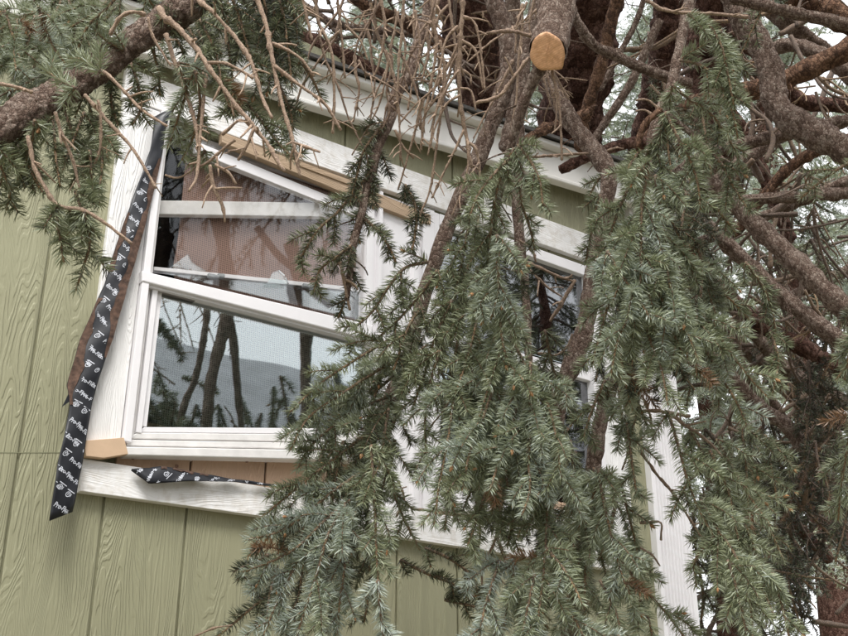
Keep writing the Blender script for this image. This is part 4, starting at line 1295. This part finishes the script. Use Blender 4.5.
def tangle(poly, count, depth, length, rpx, mat='twig', tint=0.1):
    for _ in range(count):
        x, y = rand_in(poly)
        a = rng.uniform(0, 6.28)
        L = rng.uniform(*length)
        px = [(x, y)]
        for k in range(4):
            a += rng.normal(0, 0.35)
            px.append((px[-1][0] + math.cos(a) * L / 4, px[-1][1] + math.sin(a) * L / 4 + 3))
        dd = rng.uniform(*depth)
        r = rng.uniform(*rpx)
        limb('dead_twig', px, (r, r * 0.5), (dd, dd + rng.uniform(-0.25, 0.25)), mat, seg=6, rough=0.1, step=0.015, side=rng.integers(2, 6), sidelen=(0.04, 0.16), siderad=PXR(1.2, dd), tint=tint + rng.uniform(0, 0.3))
tangle([(285, -20), (460, -20), (460, 100), (400, 80), (300, 30)], 34, (3.4, 3.9), (50, 130), (1.2, 2.4))
tangle([(495, -20), (545, -20), (540, 110), (500, 120)], 8, (3.3, 3.9), (50, 110), (1.2, 2.2))
tangle([(600, -20), (850, -20), (850, 230), (690, 230), (620, 110)], 40, (3.8, 5.2), (70, 200), (1.2, 3.5))
tangle([(680, 230), (850, 200), (850, 480), (720, 460)], 34, (4.0, 5.2), (70, 200), (1.2, 3.0))
tangle([(690, 440), (850, 400), (850, 640), (700, 640)], 26, (4.2, 5.2), (70, 200), (1.2, 3.0))

# ------------------------------------------------------------------ needle-bearing boughs
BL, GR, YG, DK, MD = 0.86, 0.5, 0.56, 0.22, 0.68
def bough(px, depth, lat=0.11, tint=MD, r=1.8, **kw):
    d = depth if isinstance(depth, tuple) else (depth, depth + rng.uniform(-0.1, 0.1))
    leafy(qpath(px, d), r0=PXR(r, d[0]), r1=PXR(r * 0.6, d[1]), lat=lat, tint=tint, **kw)

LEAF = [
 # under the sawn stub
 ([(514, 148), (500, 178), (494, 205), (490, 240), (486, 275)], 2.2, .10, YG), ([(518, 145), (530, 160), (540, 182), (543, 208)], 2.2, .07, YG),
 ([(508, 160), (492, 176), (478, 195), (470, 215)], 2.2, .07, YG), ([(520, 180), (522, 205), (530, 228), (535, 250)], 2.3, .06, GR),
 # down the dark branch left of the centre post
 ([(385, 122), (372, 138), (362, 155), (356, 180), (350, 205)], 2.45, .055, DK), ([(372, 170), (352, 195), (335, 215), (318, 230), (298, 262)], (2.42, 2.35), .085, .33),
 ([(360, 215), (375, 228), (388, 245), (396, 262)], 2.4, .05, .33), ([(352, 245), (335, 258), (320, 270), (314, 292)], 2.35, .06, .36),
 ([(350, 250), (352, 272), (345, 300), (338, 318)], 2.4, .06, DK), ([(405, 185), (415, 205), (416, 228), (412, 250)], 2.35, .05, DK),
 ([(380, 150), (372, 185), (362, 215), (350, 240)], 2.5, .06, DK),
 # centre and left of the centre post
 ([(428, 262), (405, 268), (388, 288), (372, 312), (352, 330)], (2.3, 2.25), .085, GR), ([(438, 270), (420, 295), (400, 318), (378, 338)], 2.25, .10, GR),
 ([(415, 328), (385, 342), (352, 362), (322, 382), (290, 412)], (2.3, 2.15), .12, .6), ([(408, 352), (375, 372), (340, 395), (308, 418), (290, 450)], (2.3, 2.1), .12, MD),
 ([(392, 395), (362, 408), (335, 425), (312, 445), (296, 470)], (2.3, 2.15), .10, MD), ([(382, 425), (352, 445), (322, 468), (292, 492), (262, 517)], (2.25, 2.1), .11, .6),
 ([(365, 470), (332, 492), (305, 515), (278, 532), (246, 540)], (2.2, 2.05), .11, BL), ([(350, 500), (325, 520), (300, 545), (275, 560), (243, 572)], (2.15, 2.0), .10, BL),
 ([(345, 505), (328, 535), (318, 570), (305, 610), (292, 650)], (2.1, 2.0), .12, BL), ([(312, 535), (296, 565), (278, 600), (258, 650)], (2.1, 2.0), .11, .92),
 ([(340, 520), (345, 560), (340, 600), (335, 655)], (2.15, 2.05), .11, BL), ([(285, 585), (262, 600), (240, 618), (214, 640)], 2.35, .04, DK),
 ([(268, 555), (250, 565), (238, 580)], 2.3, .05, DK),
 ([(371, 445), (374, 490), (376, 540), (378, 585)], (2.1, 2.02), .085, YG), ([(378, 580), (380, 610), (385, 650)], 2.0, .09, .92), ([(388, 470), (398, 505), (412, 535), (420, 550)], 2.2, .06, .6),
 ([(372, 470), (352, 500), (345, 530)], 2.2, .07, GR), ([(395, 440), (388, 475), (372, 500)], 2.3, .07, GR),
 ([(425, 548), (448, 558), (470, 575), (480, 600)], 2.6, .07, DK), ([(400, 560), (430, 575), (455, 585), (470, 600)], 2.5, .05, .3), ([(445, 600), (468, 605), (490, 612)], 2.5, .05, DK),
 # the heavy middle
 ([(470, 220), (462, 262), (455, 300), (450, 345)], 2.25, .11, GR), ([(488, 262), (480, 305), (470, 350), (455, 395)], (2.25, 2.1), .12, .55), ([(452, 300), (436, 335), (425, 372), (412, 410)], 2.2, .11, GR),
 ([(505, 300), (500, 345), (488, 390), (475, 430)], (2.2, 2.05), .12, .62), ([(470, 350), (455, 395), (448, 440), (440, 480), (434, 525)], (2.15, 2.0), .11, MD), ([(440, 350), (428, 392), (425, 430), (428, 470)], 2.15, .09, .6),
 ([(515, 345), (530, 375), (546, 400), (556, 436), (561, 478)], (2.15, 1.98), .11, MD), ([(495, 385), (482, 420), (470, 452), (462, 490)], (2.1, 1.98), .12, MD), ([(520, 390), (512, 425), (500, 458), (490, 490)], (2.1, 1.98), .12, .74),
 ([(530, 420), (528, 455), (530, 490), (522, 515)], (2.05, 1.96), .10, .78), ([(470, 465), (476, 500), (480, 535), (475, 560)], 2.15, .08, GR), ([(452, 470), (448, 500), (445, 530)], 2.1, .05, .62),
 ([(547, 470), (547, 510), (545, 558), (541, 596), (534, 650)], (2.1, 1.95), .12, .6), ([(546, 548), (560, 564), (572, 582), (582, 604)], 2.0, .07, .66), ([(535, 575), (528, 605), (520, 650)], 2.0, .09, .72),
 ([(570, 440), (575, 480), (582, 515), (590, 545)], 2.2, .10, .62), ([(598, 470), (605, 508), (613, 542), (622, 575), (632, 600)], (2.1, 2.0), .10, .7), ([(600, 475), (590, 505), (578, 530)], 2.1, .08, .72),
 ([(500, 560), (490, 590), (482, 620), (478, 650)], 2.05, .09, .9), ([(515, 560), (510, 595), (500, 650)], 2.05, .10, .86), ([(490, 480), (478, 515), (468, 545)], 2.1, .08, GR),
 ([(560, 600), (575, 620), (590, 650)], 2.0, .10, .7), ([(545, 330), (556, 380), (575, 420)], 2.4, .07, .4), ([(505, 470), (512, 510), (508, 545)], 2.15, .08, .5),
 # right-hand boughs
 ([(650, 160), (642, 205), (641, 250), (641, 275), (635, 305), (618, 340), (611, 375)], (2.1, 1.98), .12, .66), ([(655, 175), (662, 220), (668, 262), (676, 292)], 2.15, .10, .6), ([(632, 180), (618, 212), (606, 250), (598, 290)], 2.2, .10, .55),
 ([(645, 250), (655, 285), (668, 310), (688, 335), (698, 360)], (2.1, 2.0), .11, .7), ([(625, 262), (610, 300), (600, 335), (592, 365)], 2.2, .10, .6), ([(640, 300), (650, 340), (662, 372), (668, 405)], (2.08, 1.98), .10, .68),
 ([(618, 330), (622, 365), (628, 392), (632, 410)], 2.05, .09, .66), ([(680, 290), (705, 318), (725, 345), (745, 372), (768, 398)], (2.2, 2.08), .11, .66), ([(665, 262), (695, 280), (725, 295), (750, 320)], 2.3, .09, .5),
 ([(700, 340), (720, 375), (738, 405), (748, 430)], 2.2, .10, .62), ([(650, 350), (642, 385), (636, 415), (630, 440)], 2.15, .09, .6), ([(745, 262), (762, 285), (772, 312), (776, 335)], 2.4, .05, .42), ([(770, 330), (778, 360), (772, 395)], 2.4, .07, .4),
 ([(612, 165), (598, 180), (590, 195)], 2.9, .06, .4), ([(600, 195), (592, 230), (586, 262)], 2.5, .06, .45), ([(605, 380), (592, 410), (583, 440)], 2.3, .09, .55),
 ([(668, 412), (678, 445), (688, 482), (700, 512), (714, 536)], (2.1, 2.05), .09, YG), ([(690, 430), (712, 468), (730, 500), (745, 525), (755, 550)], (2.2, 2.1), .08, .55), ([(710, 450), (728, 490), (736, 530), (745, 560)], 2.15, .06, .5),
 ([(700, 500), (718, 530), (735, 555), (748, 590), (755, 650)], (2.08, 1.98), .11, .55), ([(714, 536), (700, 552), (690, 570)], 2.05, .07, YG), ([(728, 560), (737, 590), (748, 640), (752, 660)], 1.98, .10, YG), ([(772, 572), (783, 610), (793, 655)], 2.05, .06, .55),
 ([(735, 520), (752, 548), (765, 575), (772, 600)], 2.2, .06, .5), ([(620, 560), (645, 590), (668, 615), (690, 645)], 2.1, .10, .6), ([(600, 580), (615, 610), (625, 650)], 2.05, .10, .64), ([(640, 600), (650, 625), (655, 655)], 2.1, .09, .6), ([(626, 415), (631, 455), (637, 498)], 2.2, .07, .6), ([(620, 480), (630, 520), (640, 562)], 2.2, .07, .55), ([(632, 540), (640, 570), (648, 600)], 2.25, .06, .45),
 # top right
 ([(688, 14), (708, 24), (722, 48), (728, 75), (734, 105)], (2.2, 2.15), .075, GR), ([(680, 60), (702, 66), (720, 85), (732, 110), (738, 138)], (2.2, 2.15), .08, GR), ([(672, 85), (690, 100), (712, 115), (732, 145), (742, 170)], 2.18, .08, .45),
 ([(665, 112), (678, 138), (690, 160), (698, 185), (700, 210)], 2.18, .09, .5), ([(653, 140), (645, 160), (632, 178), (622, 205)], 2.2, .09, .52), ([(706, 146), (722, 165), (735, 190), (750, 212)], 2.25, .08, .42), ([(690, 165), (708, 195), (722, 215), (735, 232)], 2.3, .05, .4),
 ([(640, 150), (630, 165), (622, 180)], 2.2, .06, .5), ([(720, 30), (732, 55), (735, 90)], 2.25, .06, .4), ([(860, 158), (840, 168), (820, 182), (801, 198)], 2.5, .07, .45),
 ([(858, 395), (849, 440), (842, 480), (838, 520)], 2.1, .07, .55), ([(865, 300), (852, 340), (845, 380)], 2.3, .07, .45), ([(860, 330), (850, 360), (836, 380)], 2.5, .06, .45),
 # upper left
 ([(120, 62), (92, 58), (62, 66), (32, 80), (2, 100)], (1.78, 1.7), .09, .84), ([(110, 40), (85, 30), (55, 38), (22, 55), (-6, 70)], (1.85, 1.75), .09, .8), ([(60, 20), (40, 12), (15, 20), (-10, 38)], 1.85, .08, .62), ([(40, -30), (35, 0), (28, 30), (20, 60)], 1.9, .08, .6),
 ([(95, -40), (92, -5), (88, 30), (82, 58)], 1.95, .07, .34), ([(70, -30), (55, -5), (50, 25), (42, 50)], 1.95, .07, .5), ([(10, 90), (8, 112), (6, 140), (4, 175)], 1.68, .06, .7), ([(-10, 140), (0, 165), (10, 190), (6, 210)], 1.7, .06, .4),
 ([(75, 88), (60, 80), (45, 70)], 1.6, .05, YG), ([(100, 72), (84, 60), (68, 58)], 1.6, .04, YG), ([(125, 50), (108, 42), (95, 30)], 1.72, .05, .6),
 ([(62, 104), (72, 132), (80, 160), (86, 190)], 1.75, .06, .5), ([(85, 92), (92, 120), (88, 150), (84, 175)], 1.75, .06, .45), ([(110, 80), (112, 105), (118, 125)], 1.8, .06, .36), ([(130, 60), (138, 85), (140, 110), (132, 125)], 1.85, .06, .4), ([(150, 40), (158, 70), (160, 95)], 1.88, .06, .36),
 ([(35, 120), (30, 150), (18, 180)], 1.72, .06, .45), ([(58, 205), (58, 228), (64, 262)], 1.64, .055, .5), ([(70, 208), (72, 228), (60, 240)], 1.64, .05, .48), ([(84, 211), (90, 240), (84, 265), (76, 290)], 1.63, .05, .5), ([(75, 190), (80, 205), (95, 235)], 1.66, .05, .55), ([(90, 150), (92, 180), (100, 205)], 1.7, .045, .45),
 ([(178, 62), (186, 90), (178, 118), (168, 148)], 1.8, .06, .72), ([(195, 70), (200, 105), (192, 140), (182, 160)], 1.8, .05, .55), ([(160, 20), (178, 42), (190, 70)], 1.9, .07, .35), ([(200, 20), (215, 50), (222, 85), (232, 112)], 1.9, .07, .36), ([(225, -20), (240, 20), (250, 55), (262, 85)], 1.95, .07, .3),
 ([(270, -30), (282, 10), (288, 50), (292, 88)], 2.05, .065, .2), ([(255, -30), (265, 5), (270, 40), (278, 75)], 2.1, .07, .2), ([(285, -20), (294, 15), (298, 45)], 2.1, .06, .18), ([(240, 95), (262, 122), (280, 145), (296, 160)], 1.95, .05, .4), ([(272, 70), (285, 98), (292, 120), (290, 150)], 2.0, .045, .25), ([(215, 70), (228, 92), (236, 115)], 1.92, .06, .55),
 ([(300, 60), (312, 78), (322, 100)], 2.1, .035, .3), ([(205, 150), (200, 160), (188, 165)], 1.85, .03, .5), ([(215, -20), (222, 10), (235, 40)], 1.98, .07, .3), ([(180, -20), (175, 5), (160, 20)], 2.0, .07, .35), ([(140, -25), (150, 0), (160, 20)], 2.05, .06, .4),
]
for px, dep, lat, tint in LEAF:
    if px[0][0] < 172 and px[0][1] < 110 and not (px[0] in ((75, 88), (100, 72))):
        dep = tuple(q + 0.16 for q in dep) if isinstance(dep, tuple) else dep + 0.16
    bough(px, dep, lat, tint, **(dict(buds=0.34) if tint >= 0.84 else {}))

def fill(poly, count, depth, length, lat, tint, droop=(80, 105), lod=0, lean=0.0, **kw):
    """more boughs deeper in the mass, hanging and staying inside the outline"""
    done = tries = 0
    while done < count and tries < count * 40:
        tries += 1
        x, y = rand_in(poly)
        a = math.radians(rng.uniform(*droop))
        L = rng.uniform(*length)
        px = [(x, y)]
        for k in range(3):
            a += rng.normal(0, 0.16) + lean
            px.append((px[-1][0] + math.cos(a) * L / 3, px[-1][1] + math.sin(a) * L / 3))
        if not in_poly(*px[-1], poly) or not in_poly(*px[2], poly): continue
        d0 = rng.uniform(*depth)
        bough(px, (d0, d0 - rng.uniform(0, 0.12)), lat * rng.uniform(0.8, 1.2), float(np.clip(rng.normal(tint, 0.1), 0, 1)), lod=lod, **kw)
        done += 1
fill([(445, 250), (500, 190), (512, 330), (560, 400), (600, 480), (600, 640), (490, 640), (500, 560), (470, 520), (440, 470), (425, 400), (415, 340)], 26, (2.25, 2.75), (70, 130), .11, .3, lod=1)  # inner fills: older needles, tinted darker still so depth shade is painted in
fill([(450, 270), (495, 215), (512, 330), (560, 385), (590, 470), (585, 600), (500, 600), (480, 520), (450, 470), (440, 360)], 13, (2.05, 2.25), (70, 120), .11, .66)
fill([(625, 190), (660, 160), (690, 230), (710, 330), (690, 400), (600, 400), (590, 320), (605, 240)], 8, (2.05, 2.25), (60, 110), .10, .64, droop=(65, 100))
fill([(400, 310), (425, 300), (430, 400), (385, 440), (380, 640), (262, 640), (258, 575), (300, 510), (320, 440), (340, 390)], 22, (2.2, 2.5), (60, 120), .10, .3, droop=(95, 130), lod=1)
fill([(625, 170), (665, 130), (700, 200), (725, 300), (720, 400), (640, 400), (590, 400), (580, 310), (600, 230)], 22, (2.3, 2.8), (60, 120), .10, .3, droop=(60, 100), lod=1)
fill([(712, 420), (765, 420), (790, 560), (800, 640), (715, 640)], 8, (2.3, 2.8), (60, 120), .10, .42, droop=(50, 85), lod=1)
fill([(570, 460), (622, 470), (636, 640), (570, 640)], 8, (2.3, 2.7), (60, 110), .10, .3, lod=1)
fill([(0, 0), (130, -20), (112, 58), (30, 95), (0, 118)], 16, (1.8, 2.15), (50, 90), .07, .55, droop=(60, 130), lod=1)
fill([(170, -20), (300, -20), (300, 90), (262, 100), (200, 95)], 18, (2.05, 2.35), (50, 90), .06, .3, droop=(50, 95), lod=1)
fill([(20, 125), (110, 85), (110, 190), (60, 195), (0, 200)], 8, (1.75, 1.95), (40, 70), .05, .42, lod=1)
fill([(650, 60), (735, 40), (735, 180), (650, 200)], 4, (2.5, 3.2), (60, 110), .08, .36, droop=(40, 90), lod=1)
# lower boughs beyond the corner, shade put into their dark needles and wood
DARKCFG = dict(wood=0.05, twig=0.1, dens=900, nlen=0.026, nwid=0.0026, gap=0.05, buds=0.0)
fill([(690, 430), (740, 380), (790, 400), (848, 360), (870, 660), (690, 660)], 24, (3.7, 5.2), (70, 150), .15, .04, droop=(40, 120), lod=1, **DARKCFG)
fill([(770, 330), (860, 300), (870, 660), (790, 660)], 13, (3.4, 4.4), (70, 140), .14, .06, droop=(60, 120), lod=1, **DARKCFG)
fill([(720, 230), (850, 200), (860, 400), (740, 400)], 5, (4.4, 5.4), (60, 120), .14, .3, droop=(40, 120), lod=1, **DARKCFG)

# boughs added overhead, above the picture, to shade the wall and darken the panes
for _ in range(74):
    x, y = rng.uniform(0.8, 2.5), rng.uniform(-2.1, -0.15)
    z = (2.95 + 0.62 * abs(y) if y < -1.1 else 4.15 + rng.uniform(0, 0.3)) + rng.uniform(0.0, 0.9)
    p = np.array([x, y, z])
    d_ = unit(np.array([rng.normal(0, 0.6), rng.normal(-0.2, 0.5), -0.5]))
    leafy([p - d_ * 0.3 + np.array([0, 0, 0.05]), p, p + d_ * 0.25, p + d_ * 0.45 + np.array([0, 0, -0.05])], r0=0.006, r1=0.002, lat=0.19, tint=0.3, lod=1, facing=np.array([0.2, 0.3, 1.0]), **dict(DARKCFG, nwid=0.0032, dens=520, gap=0.07))

# ------------------------------------------------------------------ spruces standing behind
def far_spruce(x, y, h, spread, label, seed, tint, base=0.8):
    global rng
    keep = rng
    rng = np.random.default_rng(seed)
    root = empty('spruce_tree', (x, y, 0))
    tag(root, label, 'tree', 'spruces standing behind the house' if y > 0 else None)
    acc = Acc()
    tube(acc, np.array([(x + 0.05 * math.sin(t * 5), y, h * t) for t in np.linspace(0, 1, 30)]), np.linspace(0.22, 0.02, 30), 12, 0.2, 0.05)
    acc.build('trunk', 'bark_trunk', root)
    wacc, nd = Acc(), Needles()
    z = base
    while z < h - 0.3:
        f = z / h
        for _ in range(5):
            az = rng.uniform(0, 6.28)
            L = spread * (1 - f) ** 0.8 * rng.uniform(0.7, 1.1) + 0.25
            d = np.array([math.cos(az), math.sin(az), rng.uniform(-0.35, -0.05)])
            p = np.array([x, y, z + rng.uniform(-0.2, 0.2)])
            pts = [p]
            for k in range(10):
                d = unit(d + np.array([0, 0, -0.05 + 0.02 * k]) + rng.normal(0, 0.05, 3))
                pts.append(pts[-1] + d * L / 10)
            P = np.array(pts)
            tube(wacc, P, np.linspace(0.022, 0.005, len(P)), 5, 0.1, cap=False)
            for k in range(2, 11):
                for sg in (-1, 1):
                    for rep in range(2):
                        t = unit(P[k] - P[k - 1])
                        sd = unit(np.cross(t, [0, 0, 1])) * sg
                        dd = unit(t * 0.6 + sd * rng.uniform(0.3, 1) + np.array([0, 0, rng.uniform(-0.9, 0.1)]))
                        ln = 0.42 * (1.15 - k / 12) * rng.uniform(0.6, 1.2)
                        S = np.array([P[k] + dd * ln * q + np.array([0, 0, -0.12 * ln * q * q]) for q in np.linspace(0, 1, 5)])
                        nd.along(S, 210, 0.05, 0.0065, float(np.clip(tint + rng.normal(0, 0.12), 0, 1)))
        z += 0.3
    crown = wacc.build('crown', 'twig', root)
    nd.build('needles', crown, lod=1)
    rng = keep
far_spruce(7.7, 2.7, 9.5, 2.4, 'pale green spruce behind the thick limbs at the right edge', 11, 0.78, 3.5)  # far crowns tinted pale, their lit look put into the needle colour
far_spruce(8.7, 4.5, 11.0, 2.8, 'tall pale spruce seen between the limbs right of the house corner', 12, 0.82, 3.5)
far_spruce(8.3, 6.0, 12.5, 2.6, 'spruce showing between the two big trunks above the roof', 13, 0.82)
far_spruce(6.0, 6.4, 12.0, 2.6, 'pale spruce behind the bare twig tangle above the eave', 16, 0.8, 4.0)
far_spruce(10.6, 2.9, 10.0, 2.6, 'dark spruce low behind the hanging boughs at bottom right', 14, 0.5, 4.2)
far_spruce(10.0, -8.2, 10.5, 2.8, 'dark spruce across the yard, mirrored in the right window', 15, .3)
